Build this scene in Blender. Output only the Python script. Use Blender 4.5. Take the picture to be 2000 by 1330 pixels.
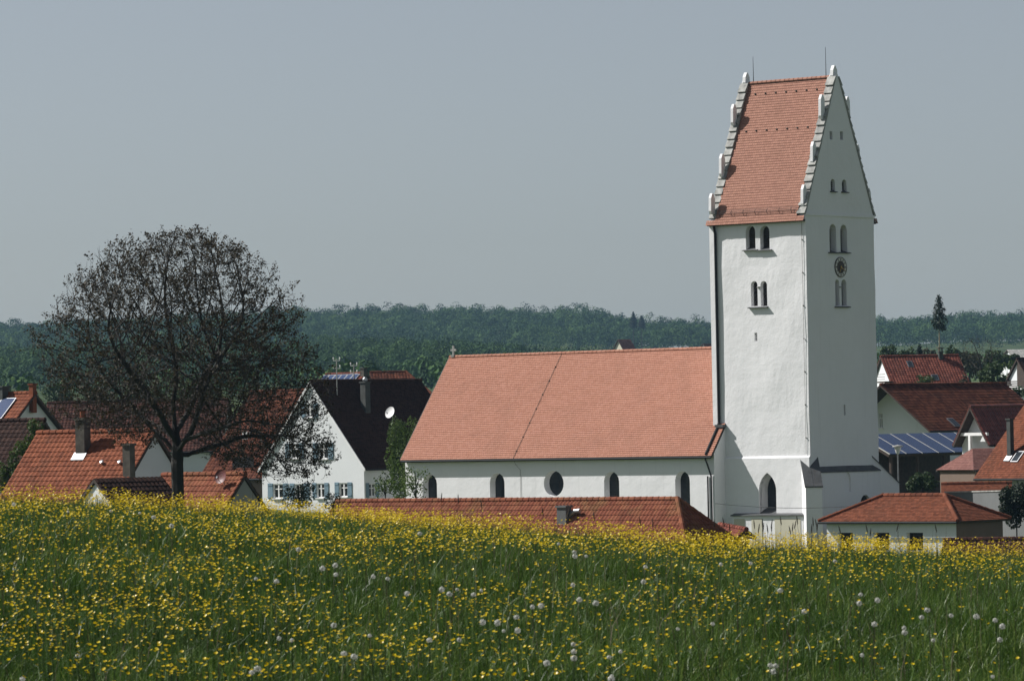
import bpy, bmesh, math, random
import numpy as np
from mathutils import Vector, Matrix, kdtree

random.seed(7)
RNG = np.random.default_rng(7)
for o in list(bpy.data.objects):
    bpy.data.objects.remove(o)
SC = bpy.context.scene
COL = SC.collection
R = math.radians

# ------------------------------------------------------------------ camera
ZC = 8.0                      # eye height above the village datum
FPX, HOR, ROLL = 8740.0, 839.4, 0.0196   # focal length and horizon in pixels of the 2000 px wide photo
PIT = math.atan((HOR - 665) / FPX)
_fw = Vector((0, math.cos(PIT), math.sin(PIT)))
_up0 = Vector((0, -math.sin(PIT), math.cos(PIT)))
_rt0 = Vector((1, 0, 0))
_rt = _rt0 * math.cos(ROLL) - _up0 * math.sin(ROLL)
_up = _up0 * math.cos(ROLL) + _rt0 * math.sin(ROLL)
EYE = Vector((0, 0, ZC))
cam_d = bpy.data.cameras.new("Camera")
cam = bpy.data.objects.new("Camera", cam_d)
COL.objects.link(cam)
cam.matrix_world = Matrix(((_rt.x, _up.x, -_fw.x, 0), (_rt.y, _up.y, -_fw.y, 0), (_rt.z, _up.z, -_fw.z, ZC), (0, 0, 0, 1)))
cam_d.sensor_fit = 'HORIZONTAL'
cam_d.sensor_width = 36.0
cam_d.lens = FPX / 2000.0 * 36.0
cam_d.clip_start, cam_d.clip_end = 0.5, 9000
cam_d.dof.use_dof = True
cam_d.dof.focus_distance = 270
cam_d.dof.aperture_fstop = 20
SC.camera = cam

# ------------------------------------------------------------------ sky, sun, exposure
SUN_AZ, SUN_EL = R(106.8), R(44)          # from the camera's back towards the left
SUN_DIR = Vector((-math.sin(SUN_AZ) * math.cos(SUN_EL), -math.cos(SUN_AZ) * math.cos(SUN_EL), math.sin(SUN_EL)))
world = bpy.data.worlds.new("World")
SC.world = world
world.use_nodes = True
nt = world.node_tree
bg = nt.nodes['Background']
sky = nt.nodes.new('ShaderNodeTexSky')
sky.sky_type = 'NISHITA'
sky.sun_disc = False
sky.sun_elevation = SUN_EL
sky.sun_rotation = math.atan2(SUN_DIR.x, SUN_DIR.y)
sky.air_density, sky.dust_density, sky.ozone_density, sky.altitude = 0.85, 1.2, 2.2, 500
hsv = nt.nodes.new('ShaderNodeHueSaturation')
hsv.inputs['Saturation'].default_value = 0.48
nt.links.new(sky.outputs[0], hsv.inputs['Color'])
nt.links.new(hsv.outputs[0], bg.inputs['Color'])
bg.inputs['Strength'].default_value = 0.057
sun_d = bpy.data.lights.new("Sun", 'SUN')
sun_d.energy = 5.0
sun_d.angle = R(0.5)
sun_d.color = (1.0, 0.97, 0.93)
sun = bpy.data.objects.new("Sun", sun_d)
COL.objects.link(sun)
sun.rotation_euler = SUN_DIR.to_track_quat('Z', 'Y').to_euler()
SC.view_settings.view_transform = 'Standard'
SC.view_settings.look = 'None'
SC.view_settings.gamma = 1.0
SC.view_settings.exposure = 0.42
SC.cycles.use_denoising = True
SC.cycles.max_bounces = 6
SC.cycles.volume_bounces = 0

# ------------------------------------------------------------------ pixel <-> world
def ray(px, py):
    return (_fw + _rt * ((px - 1000) / FPX) + _up * ((665 - py) / FPX))
def P(px, py, D):
    d = ray(px, py)
    return EYE + d * (D / d.y)
def hit(px, py, pt, n):
    d = ray(px, py)
    return EYE + d * ((pt - EYE).dot(n) / d.dot(n))
def proj(p):
    d = p - EYE
    w = d.dot(_fw)
    return (1000 + FPX * d.dot(_rt) / w, 665 - FPX * d.dot(_up) / w)

# ------------------------------------------------------------------ materials
def newmat(name):
    m = bpy.data.materials.new(name)
    m.use_nodes = True
    t = m.node_tree
    return m, t, t.nodes['Principled BSDF']
def N(t, kind, **kw):
    n = t.nodes.new('ShaderNode' + kind)
    for k, v in kw.items():
        setattr(n, k, v)
    return n
def coords(t):
    return N(t, 'TexCoord').outputs['Object']
def noise(t, scale, detail=4, rough=0.55, vec=None):
    n = N(t, 'TexNoise')
    n.inputs['Scale'].default_value = scale
    n.inputs['Detail'].default_value = detail
    n.inputs['Roughness'].default_value = rough
    t.links.new(vec if vec is not None else coords(t), n.inputs['Vector'])
    return n.outputs['Fac']
def ramp(t, fac, stops):
    n = N(t, 'ValToRGB')
    e = n.color_ramp.elements
    while len(e) < len(stops):
        e.new(0.5)
    for i, (p, c) in enumerate(stops):
        e[i].position = p
        e[i].color = (*c, 1)
    t.links.new(fac, n.inputs['Fac'])
    return n.outputs['Color']
def mixc(t, fac, a, b, mode='MIX'):
    n = N(t, 'Mix', data_type='RGBA', blend_type=mode)
    if isinstance(fac, (int, float)):
        n.inputs[0].default_value = fac
    else:
        t.links.new(fac, n.inputs[0])
    for s, v in ((6, a), (7, b)):
        if isinstance(v, tuple):
            n.inputs[s].default_value = (*v, 1)
        else:
            t.links.new(v, n.inputs[s])
    return n.outputs[2]
def bump(t, b, h, strength, dist):
    n = N(t, 'Bump')
    n.inputs['Strength'].default_value = strength
    n.inputs['Distance'].default_value = dist
    t.links.new(h, n.inputs['Height'])
    t.links.new(n.outputs[0], b.inputs['Normal'])
def plain(name, col, rough=0.6, metal=0.0, var=0.25, scale=3.0, bmp=0.0):
    m, t, b = newmat(name)
    f = noise(t, scale)
    dk = tuple(c * (1 - var) for c in col)
    lt = tuple(min(1, c * (1 + var * 0.6)) for c in col)
    t.links.new(ramp(t, f, [(0.3, dk), (0.7, lt)]), b.inputs['Base Color'])
    b.inputs['Roughness'].default_value = rough
    b.inputs['Metallic'].default_value = metal
    if bmp:
        bump(t, b, noise(t, scale * 6), 0.6, bmp)
    return m
def plaster(name, col, big=0.05, stain=0.12):
    m, t, b = newmat(name)
    f1 = noise(t, 0.9, 5, 0.6)
    f2 = noise(t, 0.35, 6, 0.7)
    c = mixc(t, f2, tuple(x * (1 - stain) for x in col), tuple(min(1, x * (1 + stain * .4)) for x in col))
    mp = N(t, 'Mapping')
    mp.inputs['Scale'].default_value = (3.2, 3.2, 0.16)
    t.links.new(coords(t), mp.inputs['Vector'])
    st = noise(t, 1.0, 4, 0.6, mp.outputs[0])
    c = mixc(t, ramp(t, st, [(0.56, (0, 0, 0)), (0.78, (.3, .3, .3))]), c, tuple(x * .72 for x in col))
    t.links.new(c, b.inputs['Base Color'])
    b.inputs['Roughness'].default_value = 0.9
    b.inputs['Specular IOR Level'].default_value = 0.1
    add = N(t, 'Math', operation='MULTIPLY_ADD')
    t.links.new(noise(t, 7.0, 4, 0.6), add.inputs[0])
    add.inputs[1].default_value = 0.16
    t.links.new(f1, add.inputs[2])
    bump(t, b, add.outputs[0], 0.75, big)
    return m
def tile_mat(name, cols, weather=(0.05, 0.04, 0.035), wamt=0.25, rough=0.88, spec=0.08, scale=0.5):
    """cols: dark, mid, light per-tile colours of the fired clay; weathering is broad patches of lichen and soot"""
    m, t, b = newmat(name)
    a = N(t, 'Attribute', attribute_name='rnd')
    c = ramp(t, a.outputs['Fac'], [(0.0, cols[0]), (0.45, cols[1]), (1.0, cols[2])])
    f = noise(t, scale, 6, 0.65)
    w = ramp(t, f, [(0.5, (0, 0, 0)), (0.75, (wamt, wamt, wamt))])
    c = mixc(t, w, c, weather)
    f3 = noise(t, 14.0, 3)
    c = mixc(t, 0.18, c, mixc(t, f3, (0.35, .35, .35), (1.0, 1.0, 1.0)), 'MULTIPLY')
    t.links.new(c, b.inputs['Base Color'])
    b.inputs['Roughness'].default_value = rough
    b.inputs['Specular IOR Level'].default_value = spec
    bump(t, b, noise(t, 25.0, 3), 0.4, 0.006)
    return m
def leaf_mat(name, dark, mid, light, trans=0.25, rough=0.6):
    m, t, b = newmat(name)
    a = N(t, 'Attribute', attribute_name='rnd')
    c = ramp(t, a.outputs['Fac'], [(0.0, dark), (0.5, mid), (1.0, light)])
    t.links.new(c, b.inputs['Base Color'])
    b.inputs['Roughness'].default_value = rough
    b.inputs['Specular IOR Level'].default_value = 0.25
    if trans:
        tr = N(t, 'BsdfTranslucent')
        t.links.new(c, tr.inputs['Color'])
        mx = N(t, 'MixShader')
        mx.inputs[0].default_value = trans
        t.links.new(b.outputs[0], mx.inputs[1])
        t.links.new(tr.outputs[0], mx.inputs[2])
        t.links.new(mx.outputs[0], t.nodes['Material Output'].inputs['Surface'])
    return m
def glass(name, col=(0.02, 0.025, 0.03), rough=0.12):
    m, t, b = newmat(name)
    t.links.new(ramp(t, noise(t, 1.5), [(0.3, tuple(c * .6 for c in col)), (0.7, tuple(c * 1.5 for c in col))]), b.inputs['Base Color'])
    b.inputs['Roughness'].default_value = rough
    return m
def solar_mat(name):
    m, t, b = newmat(name)
    br = N(t, 'TexBrick')
    br.offset = 0.0
    br.inputs['Scale'].default_value = 1.0
    br.inputs['Brick Width'].default_value = 0.16
    br.inputs['Row Height'].default_value = 0.16
    br.inputs['Mortar Size'].default_value = 0.006
    br.inputs['Color1'].default_value = (0.020, 0.040, 0.098, 1)
    br.inputs['Color2'].default_value = (0.024, 0.047, 0.115, 1)
    br.inputs['Mortar'].default_value = (0.06, 0.09, 0.2, 1)
    t.links.new(coords(t), br.inputs['Vector'])
    t.links.new(br.outputs['Color'], b.inputs['Base Color'])
    b.inputs['Roughness'].default_value = 0.22
    return m

M = {}
M['plaster'] = plaster('white_lime_plaster', (0.82, 0.815, 0.825), 0.055, 0.10)
M['plaster2'] = plaster('house_render', (0.74, 0.76, 0.77), 0.012, 0.12)
M['plaster_grey'] = plaster('grey_render', (0.34, 0.35, 0.35), 0.015, 0.3)
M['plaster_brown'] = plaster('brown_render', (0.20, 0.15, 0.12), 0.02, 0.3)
M['plaster_beige'] = plaster('beige_render', (0.58, 0.55, 0.44), 0.01, 0.2)
M['concrete'] = plaster('concrete', (0.15, 0.155, 0.155), 0.02, 0.35)
M['stone'] = plaster('rubble_stone', (0.40, 0.39, 0.36), 0.06, 0.4)
M['coping'] = plain('weathered_stone', (0.32, 0.32, 0.30), 0.85, 0, 0.45, 2.5, 0.01)
M['slate'] = plain('slate', (0.075, 0.078, 0.08), 0.6, 0, 0.4, 2.0, 0.005)
M['black_metal'] = plain('black_pipe', (0.008, 0.0095, 0.0105), 0.8, 0, 0.3, 2)
M['zinc'] = plain('zinc', (0.35, 0.36, 0.37), 0.4, 0.8, 0.3, 2)
M['white'] = plain('white_paint', (0.8, 0.8, 0.79), 0.5, 0, 0.08, 2)
M['shutter'] = plain('blue_grey_paint', (0.15, 0.235, 0.29), 0.6, 0, 0.25, 3)
M['wood'] = plain('dark_wood', (0.05, 0.032, 0.022), 0.7, 0, 0.4, 4, 0.004)
M['louvre'] = plain('louvre_wood', (0.045, 0.035, 0.03), 0.7, 0, 0.35, 4)
M['dark'] = plain('dark_interior', (0.012, 0.012, 0.012), 0.9, 0, 0.3, 1)
M['glass'] = glass('window_glass')
M['solar'] = solar_mat('solar_cells')
M['chimney'] = plain('sooty_chimney', (0.09, 0.08, 0.065), 0.9, 0, 0.5, 2.5, 0.015)
M['chimney_dark'] = plain('slate_clad_chimney', (0.05, 0.055, 0.05), 0.8, 0, 0.4, 2.5, 0.01)
M['church_tile'] = tile_mat('church_clay_tile', ((0.375, 0.18, 0.125), (0.41, 0.20, 0.14), (0.435, 0.22, 0.16)), (0.27, 0.14, 0.10), 0.4)
M['tower_tile'] = tile_mat('tower_clay_tile', ((0.325, 0.168, 0.124), (0.358, 0.186, 0.138), (0.39, 0.205, 0.152)), (0.24, 0.13, 0.095), 0.35)
M['orange_tile'] = tile_mat('orange_pantile', ((0.16, 0.054, 0.03), (0.205, 0.07, 0.038), (0.245, 0.086, 0.047)), (0.07, 0.045, 0.03), 0.5, scale=0.8)
M['mossy_tile'] = tile_mat('mossy_orange_tile', ((0.15, 0.052, 0.031), (0.20, 0.067, 0.040), (0.245, 0.095, 0.053)), (0.15, 0.11, 0.045), 0.7, scale=0.5)
M['red_tile'] = tile_mat('red_tile', ((0.10, 0.032, 0.024), (0.155, 0.05, 0.036), (0.21, 0.072, 0.05)), (0.05, 0.035, 0.028), 0.5)
M['pink_tile'] = tile_mat('pink_tile', ((0.17, 0.08, 0.068), (0.205, 0.098, 0.085), (0.24, 0.12, 0.10)), (0.15, 0.09, 0.08), 0.3)
M['brown_tile'] = tile_mat('brown_concrete_tile', ((0.026, 0.015, 0.012), (0.038, 0.021, 0.017), (0.05, 0.028, 0.022)), (0.024, 0.018, 0.013), 0.4)
M['darkred_tile'] = tile_mat('dark_red_tile', ((0.06, 0.021, 0.013), (0.10, 0.034, 0.020), (0.15, 0.055, 0.032)), (0.04, 0.03, 0.025), 0.4)
M['dark_tile'] = tile_mat('soot_dark_tile', ((0.035, 0.016, 0.012), (0.055, 0.024, 0.018), (0.08, 0.034, 0.025)), (0.03, 0.022, 0.018), 0.4)
M['glossy_tile'] = tile_mat('glossy_dark_red_tile', ((0.11, 0.03, 0.022), (0.15, 0.042, 0.03), (0.19, 0.055, 0.04)), (0.06, 0.03, 0.026), 0.2, rough=0.25, spec=0.6)
M['rust_tile'] = tile_mat('rust_brown_tile', ((0.115, 0.04, 0.023), (0.155, 0.054, 0.03), (0.20, 0.07, 0.039)), (0.08, 0.045, 0.03), 0.4)
M['bark'] = plain('bark', (0.026, 0.022, 0.018), 0.9, 0, 0.4, 3, 0.02)
M['pale_pole'] = plain('peeled_trunk', (0.30, 0.26, 0.18), 0.8, 0, 0.3, 2)
M['leaf_brown'] = leaf_mat('young_bronze_leaf', (0.022, 0.017, 0.009), (0.042, 0.032, 0.015), (0.078, 0.060, 0.025), 0.25)
M['leaf_green'] = leaf_mat('fresh_leaf', (0.03, 0.055, 0.012), (0.06, 0.10, 0.02), (0.10, 0.15, 0.03), 0.35)
M['leaf_mid'] = leaf_mat('mid_leaf', (0.02, 0.04, 0.013), (0.04, 0.07, 0.02), (0.065, 0.10, 0.026), 0.3)
M['leaf_dark'] = leaf_mat('dark_leaf', (0.01, 0.018, 0.008), (0.017, 0.03, 0.012), (0.03, 0.05, 0.018), 0.2)
M['leaf_olive'] = leaf_mat('brown_olive_leaf', (0.03, 0.03, 0.014), (0.05, 0.05, 0.02), (0.075, 0.075, 0.03), 0.25)
M['needle'] = leaf_mat('needles', (0.008, 0.016, 0.008), (0.014, 0.028, 0.013), (0.022, 0.04, 0.018), 0.1)
M['forest'] = leaf_mat('forest_leaf', (0.011, 0.034, 0.011), (0.030, 0.074, 0.019), (0.07, 0.125, 0.028), 0.1, 0.9)
M['grass'] = leaf_mat('grass_blade', (0.023, 0.054, 0.009), (0.060, 0.122, 0.016), (0.20, 0.25, 0.06), 0.32, 0.42)
M['straw'] = leaf_mat('grass_seed_head', (0.07, 0.055, 0.035), (0.10, 0.08, 0.05), (0.15, 0.12, 0.075), 0.15)
M['stem'] = leaf_mat('flower_stem', (0.03, 0.06, 0.018), (0.05, 0.09, 0.025), (0.07, 0.12, 0.03), 0.2)
M['yellow'] = leaf_mat('buttercup_petal', (0.55, 0.38, 0.008), (0.66, 0.48, 0.010), (0.76, 0.58, 0.02), 0.3, 0.35)
M['fluff'] = leaf_mat('dandelion_fluff', (0.5, 0.5, 0.45), (0.62, 0.62, 0.57), (0.75, 0.75, 0.70), 0.35, 0.8)
M['clock_face'] = plain('dark_clock_face', (0.05, 0.035, 0.025), 0.6, 0, 0.4, 3)
M['clock_ring'] = plain('clock_ring', (0.62, 0.60, 0.55), 0.7, 0, 0.2, 5)
M['gold'] = plain('gilt', (0.5, 0.33, 0.08), 0.35, 0.8, 0.2, 3)
M['red_dish'] = plain('red_painted_metal', (0.13, 0.035, 0.03), 0.5, 0, 0.2, 3)

# ------------------------------------------------------------------ mesh helpers
class MB:
    def __init__(self):
        self.v, self.f, self.m, self.r = [], [], [], []
    def add(self, vs, fs, mat=0, rnd=None):
        o = len(self.v)
        self.v.extend(tuple(p) for p in vs)
        q = random.random() if rnd is None else rnd
        for f in fs:
            self.f.append(tuple(i + o for i in f))
            self.m.append(mat)
            self.r.append(q)
        return self
    def box(self, x0, x1, y0, y1, z0, z1, mat=0, T=None):
        vs = [Vector((x, y, z)) for z in (z0, z1) for y in (y0, y1) for x in (x0, x1)]
        if T is not None:
            vs = [T @ p for p in vs]
        return self.add(vs, [(0, 2, 3, 1), (4, 5, 7, 6), (0, 1, 5, 4), (1, 3, 7, 5), (3, 2, 6, 7), (2, 0, 4, 6)], mat)
    def prism(self, pts, ext, mat=0):
        n = len(pts)
        pts = [Vector(p) for p in pts]
        vs = pts + [p + Vector(ext) for p in pts]
        fs = [tuple(range(n - 1, -1, -1)), tuple(range(n, 2 * n))]
        fs += [(i, (i + 1) % n, n + (i + 1) % n, n + i) for i in range(n)]
        return self.add(vs, fs, mat)
    def hull(self, vs, fs, mat=0):
        return self.add(vs, fs, mat)
    def tube(self, pts, rads, n=8, mat=0, cap=True):
        pts = [Vector(p) for p in pts]
        if isinstance(rads, (int, float)):
            rads = [rads] * len(pts)
        vs = []
        prev = None
        for i, p in enumerate(pts):
            d = (pts[min(i + 1, len(pts) - 1)] - pts[max(i - 1, 0)])
            d.normalize()
            if prev is None:
                a = d.orthogonal().normalized()
            else:
                a = (prev - d * prev.dot(d))
                a = a.normalized() if a.length > 1e-6 else d.orthogonal().normalized()
            prev = a
            b = d.cross(a)
            for k in range(n):
                an = 2 * math.pi * k / n
                vs.append(p + (a * math.cos(an) + b * math.sin(an)) * rads[i])
        fs = []
        for i in range(len(pts) - 1):
            for k in range(n):
                fs.append((i * n + k, i * n + (k + 1) % n, (i + 1) * n + (k + 1) % n, (i + 1) * n + k))
        if cap:
            fs.append(tuple(range(n - 1, -1, -1)))
            fs.append(tuple(range((len(pts) - 1) * n, len(pts) * n)))
        return self.add(vs, fs, mat)
    def lathe(self, prof, axis=Vector((0, 0, 1)), origin=Vector((0, 0, 0)), n=20, mat=0, cap=True):
        axis = axis.normalized()
        a = axis.orthogonal().normalized()
        b = axis.cross(a)
        vs, fs = [], []
        for r, h in prof:
            for k in range(n):
                an = 2 * math.pi * k / n
                vs.append(origin + axis * h + (a * math.cos(an) + b * math.sin(an)) * r)
        for i in range(len(prof) - 1):
            for k in range(n):
                fs.append((i * n + k, i * n + (k + 1) % n, (i + 1) * n + (k + 1) % n, (i + 1) * n + k))
        if cap:
            fs.append(tuple(range(n - 1, -1, -1)))
            fs.append(tuple(range((len(prof) - 1) * n, len(prof) * n)))
        return self.add(vs, fs, mat)
    def mesh(self, name, mats):
        me = bpy.data.meshes.new(name)
        me.from_pydata(self.v, [], self.f)
        for m in (mats if isinstance(mats, (list, tuple)) else [mats]):
            me.materials.append(m)
        if any(self.m):
            me.polygons.foreach_set('material_index', self.m)
        at = me.attributes.new('rnd', 'FLOAT', 'FACE')
        at.data.foreach_set('value', self.r)
        me.update()
        return me
    def build(self, name, mats, parent=None, smooth=False):
        me = self.mesh(name, mats)
        if smooth:
            me.polygons.foreach_set('use_smooth', [True] * len(me.polygons))
        return link(name, me, parent)

def link(name, me, parent=None):
    o = bpy.data.objects.new(name, me)
    COL.objects.link(o)
    if parent is not None:
        o.parent = parent
    return o
def np_mesh(name, V, F, rnd, mat, smooth=False):
    """V (n,3), F (m,k) arrays, rnd per face"""
    me = bpy.data.meshes.new(name)
    k = F.shape[1]
    me.vertices.add(len(V))
    me.vertices.foreach_set('co', np.ascontiguousarray(V, dtype=np.float32).ravel())
    me.loops.add(F.size)
    me.loops.foreach_set('vertex_index', np.ascontiguousarray(F, dtype=np.int32).ravel())
    me.polygons.add(len(F))
    me.polygons.foreach_set('loop_start', np.arange(0, F.size, k, dtype=np.int32))
    me.polygons.foreach_set('loop_total', np.full(len(F), k, dtype=np.int32))
    if smooth:
        me.polygons.foreach_set('use_smooth', np.ones(len(F), dtype=bool))
    me.materials.append(mat)
    at = me.attributes.new('rnd', 'FLOAT', 'FACE')
    at.data.foreach_set('value', np.ascontiguousarray(rnd, dtype=np.float32))
    me.update(calc_edges=True)
    return me
def tag(o, label=None, cat=None, group=None, kind=None):
    for k, v in (('label', label), ('category', cat), ('group', group), ('kind', kind)):
        if v:
            o[k] = v
    return o
def thing(name, label, cat, loc=(0, 0, 0), rotz=0.0, group=None):
    o = bpy.data.objects.new(name, None)
    COL.objects.link(o)
    o.location = loc
    o.rotation_euler = (0, 0, rotz)
    o.empty_display_size = 0.5
    tag(o, label, cat, group)
    o['_m'] = 0
    del o['_m']
    return o
def WM(o):
    return Matrix.Translation(o.location) @ Matrix.Rotation(o.rotation_euler.z, 4, 'Z')
def loc_hit(o, px, py, p, n):
    """where the line of sight through a photo pixel meets a plane given in the thing's own frame"""
    w = WM(o)
    h = hit(px, py, w @ Vector(p), w.to_3x3() @ Vector(n))
    return w.inverted() @ h
def cut(obj, cutters):
    """carve the solids in CUTTERS out of OBJ and drop them"""
    tmp = []
    def out(me):
        b = bmesh.new()
        b.from_mesh(me)
        bmesh.ops.recalc_face_normals(b, faces=b.faces[:])
        b.to_mesh(me)
        b.free()
    out(obj.data)
    for mb in cutters:
        c = mb.build('cutter', [], None)
        out(c.data)
        if obj.parent:
            c.parent = obj.parent
        tmp.append(c)
        md = obj.modifiers.new('cut', 'BOOLEAN')
        md.operation = 'DIFFERENCE'
        md.solver = 'EXACT'
        md.object = c
    bpy.context.view_layer.update()
    dg = bpy.context.evaluated_depsgraph_get()
    me = bpy.data.meshes.new_from_object(obj.evaluated_get(dg))
    obj.modifiers.clear()
    old = obj.data
    obj.data = me
    me.name = obj.name
    bpy.data.meshes.remove(old)
    for c in tmp:
        d = c.data
        bpy.data.objects.remove(c)
        bpy.data.meshes.remove(d)

def arch(w, h, kind='round', n=8):
    """outline in (a, z), a from -w/2 to w/2, base at z = 0"""
    r = w / 2
    if kind == 'rect':
        return [(-r, 0), (r, 0), (r, h), (-r, h)]
    if kind == 'round':
        return [(-r, 0), (r, 0)] + [(r * math.cos(t), h - r + r * math.sin(t)) for t in [math.pi * i / n for i in range(n + 1)]]
    if kind == 'circle':
        return [(r * math.cos(t), r + r * math.sin(t)) for t in [2 * math.pi * i / 24 for i in range(24)]]
    if kind == 'pointed':
        R2 = w * 0.95
        hh = math.sqrt(R2 ** 2 - (R2 - r) ** 2)
        z0 = h - hh
        out = [(-r, 0), (r, 0)]
        amax = math.acos((R2 - r) / R2)
        out += [(r - R2 + R2 * math.cos(amax * i / n), z0 + R2 * math.sin(amax * i / n)) for i in range(n + 1)]
        out += [(-(r - R2 + R2 * math.cos(amax * i / n)), z0 + R2 * math.sin(amax * i / n)) for i in range(n - 1, -1, -1)]
        return out
def on_wall(poly, O, A, Nn, d):
    O, A, Nn = Vector(O), Vector(A), Vector(Nn)
    return [O + A * a + Vector((0, 0, z)) + Nn * d for a, z in poly]

def tiles(mb, O, A, B, T, l0, l1, r0, r1, w, h, kind='beaver', thick=0.022, mat=0, amp=0.03, jit=1.0, rnd_rng=None):
    """lay real roof tiles on a slope. O: eave corner, A: along the eave, B: up the slope, T: slope length,
    left and right limits run from l0, r0 at the eave to l1, r1 at the ridge."""
    O, A, B = Vector(O), Vector(A).normalized(), Vector(B).normalized()
    Nn = A.cross(B).normalized()
    rows = max(1, int(round(T / h)))
    h = T / rows
    lo, hi = min(l0, l1), max(r0, r1)
    ncol = int((hi - lo) / w) + 3
    prof = [0.0, 0.85, 1.0, 0.35] if kind == 'pan' else None
    for i in range(rows):
        t0, t1 = i * h, (i + 1) * h
        lt0, lt1 = l0 + (l1 - l0) * t0 / T, l0 + (l1 - l0) * t1 / T
        rt0, rt1 = r0 + (r1 - r0) * t0 / T, r0 + (r1 - r0) * t1 / T
        off = lo - w + ((i % 2) * 0.5 * w if kind == 'beaver' else 0.0)
        for c in range(ncol + 1):
            a0 = off + c * w
            a1 = a0 + w
            if a1 <= min(lt0, lt1) or a0 >= max(rt0, rt1):
                continue
            q = random.random()
            up = thick * (1 + 0.35 * jit * (random.random() - .5))
            tl = 0.006 * jit * (random.random() - .5)
            if kind == 'beaver':
                g = w * 0.03
                b0, b1 = max(a0 + g, lt0), min(a1 - g, rt0)
                u0, u1 = max(a0 + g, lt1), min(a1 - g, rt1)
                if b1 - b0 < 0.01 and u1 - u0 < 0.01:
                    continue
                b1, u1 = max(b0, b1), max(u0, u1)
                p = lambda a, t, z: O + A * a + B * t + Nn * z
                mb.add([p(b0, t0, up + tl), p(b1, t0, up - tl), p(u1, t1, 0.004), p(u0, t1, 0.004), p(b0, t0, 0.0), p(b1, t0, 0.0)],
                       [(0, 1, 2, 3), (4, 5, 1, 0)], mat, q)
            else:
                vs, fs = [], []
                for k in range(5):
                    a = a0 + w * k / 4
                    z = amp * prof[k % 4]
                    ab, at = min(max(a, lt0), rt0), min(max(a, lt1), rt1)
                    vs += [O + A * ab + B * t0 + Nn * (z + up), O + A * at + B * t1 + Nn * z, O + A * ab + B * t0 + Nn * max(0, z - .01)]
                for k in range(4):
                    x = 3 * k
                    fs += [(x, x + 3, x + 4, x + 1), (x + 2, x + 5, x + 3, x)]
                mb.add(vs, fs, mat, q)
def ridge_caps(mb, p0, p1, rad=0.13, step=0.36, mat=0):
    p0, p1 = Vector(p0), Vector(p1)
    L = (p1 - p0).length
    n = max(1, int(L / step))
    d = (p1 - p0) / n
    for i in range(n):
        a = p0 + d * i
        b = a + d * 1.04
        mb.tube([a, b], [rad * 0.93, rad * 1.12], 8, mat, True)

# ------------------------------------------------------------------ terrain
def smooth(a, b, x):
    t = np.clip((x - a) / (b - a), 0, 1)
    return t * t * (3 - 2 * t)
_gy = np.array([-400, 120, 200, 280, 340, 420, 520, 700, 1000, 1300, 1900, 2300])
_gz = np.array([-9.5, -9.0, -7.2, -7.3, -6.0, -3.0, -0.5, 2.0, 6.0, 9.5, 24.0, 31.0])
_rx = np.array([-900, 0, 90, 300, 550, 700, 900, 1000, 1130, 1200, 1250, 1388, 1550, 1710, 1830, 1900, 2000, 2900])
_ry = np.array([636, 634, 632, 622, 607, 603, 600, 605, 603, 614, 624, 633, 633, 627, 620, 615, 614, 622])
def ground_z(x, y):
    x, y = np.asarray(x, float), np.asarray(y, float)
    px = 1000 + FPX * x / np.maximum(y, 300)
    top = (HOR - ROLL * (np.clip(px, -900, 2900) - 1000) - np.interp(px, _rx, _ry)) / FPX * 2800 - 15.5
    z = np.interp(y, _gy, _gz)
    far = np.interp(y, [2300, 2800, 3400, 5200], [0, 1, .97, .6])
    z = np.where(y > 2300, np.interp(y, [2300, 2800], [1, 0]) * z * (y < 2800) + far * top, z)
    lat = np.clip(x, -40, 40) * -0.07 * (smooth(120, 180, y) - smooth(300, 420, y))
    return z + lat + ZC + 0.15 * np.sin(x * .21 + y * .13)
def meadow_z(x, y):
    x, y = np.asarray(x, float), np.asarray(y, float)
    z22 = -1.56 - 0.018 * x
    z38 = np.interp(x, [-9, -4.35, -3.04, -1.74, 0, 1.3, 2.17, 3.35, 4.35, 9], [-.56, -.765, -.845, -.945, -1.125, -1.245, -1.305, -1.355, -1.43, -1.66])
    t = np.clip((y - 22) / 16, -0.4, 1)
    zz = z22 + (z38 - z22) * t * (2 - t)
    d = np.maximum(y - 38, 0)
    zz = zz - 0.0022 * d ** 2 - np.clip(z38 - z22, 0, 1) * (d / 16) ** 2 * 0.5
    zz = zz + 0.035 * np.sin(x * 1.3 + 1) * np.sin(y * .8) + 0.02 * np.sin(x * 3.1) * np.cos(y * 2.3)
    zz = zz - 0.03 * np.maximum(np.abs(x) - 12, 0) ** 1.3
    return zz + ZC
def grid_obj(name, xs, ys, fn, mat, parent=None):
    X, Y = np.meshgrid(xs, ys)
    Z = fn(X, Y)
    V = np.stack([X.ravel(), Y.ravel(), Z.ravel()], 1)
    nx, ny = len(xs), len(ys)
    i = np.arange(nx * ny).reshape(ny, nx)
    F = np.stack([i[:-1, :-1].ravel(), i[:-1, 1:].ravel(), i[1:, 1:].ravel(), i[1:, :-1].ravel()], 1)
    return link(name, np_mesh(name, V, F, RNG.random(len(F)), mat, True), parent)
def ground_mat(name, a, b, c, scale):
    m, t, bs = newmat(name)
    f = noise(t, scale, 8, 0.65)
    f2 = noise(t, scale * 0.07, 4, 0.6)
    col = ramp(t, f, [(0.3, a), (0.7, b)])
    col = mixc(t, ramp(t, f2, [(0.45, (0, 0, 0)), (0.6, (.7, .7, .7))]), col, c)
    t.links.new(col, bs.inputs['Base Color'])
    bs.inputs['Roughness'].default_value = 0.95
    bs.inputs['Specular IOR Level'].default_value = 0.1
    bump(t, bs, f, 0.8, 0.1)
    return m
xs = np.concatenate([np.linspace(-1500, -160, 24), np.linspace(-140, 140, 57), np.linspace(160, 1500, 24)])
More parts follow.
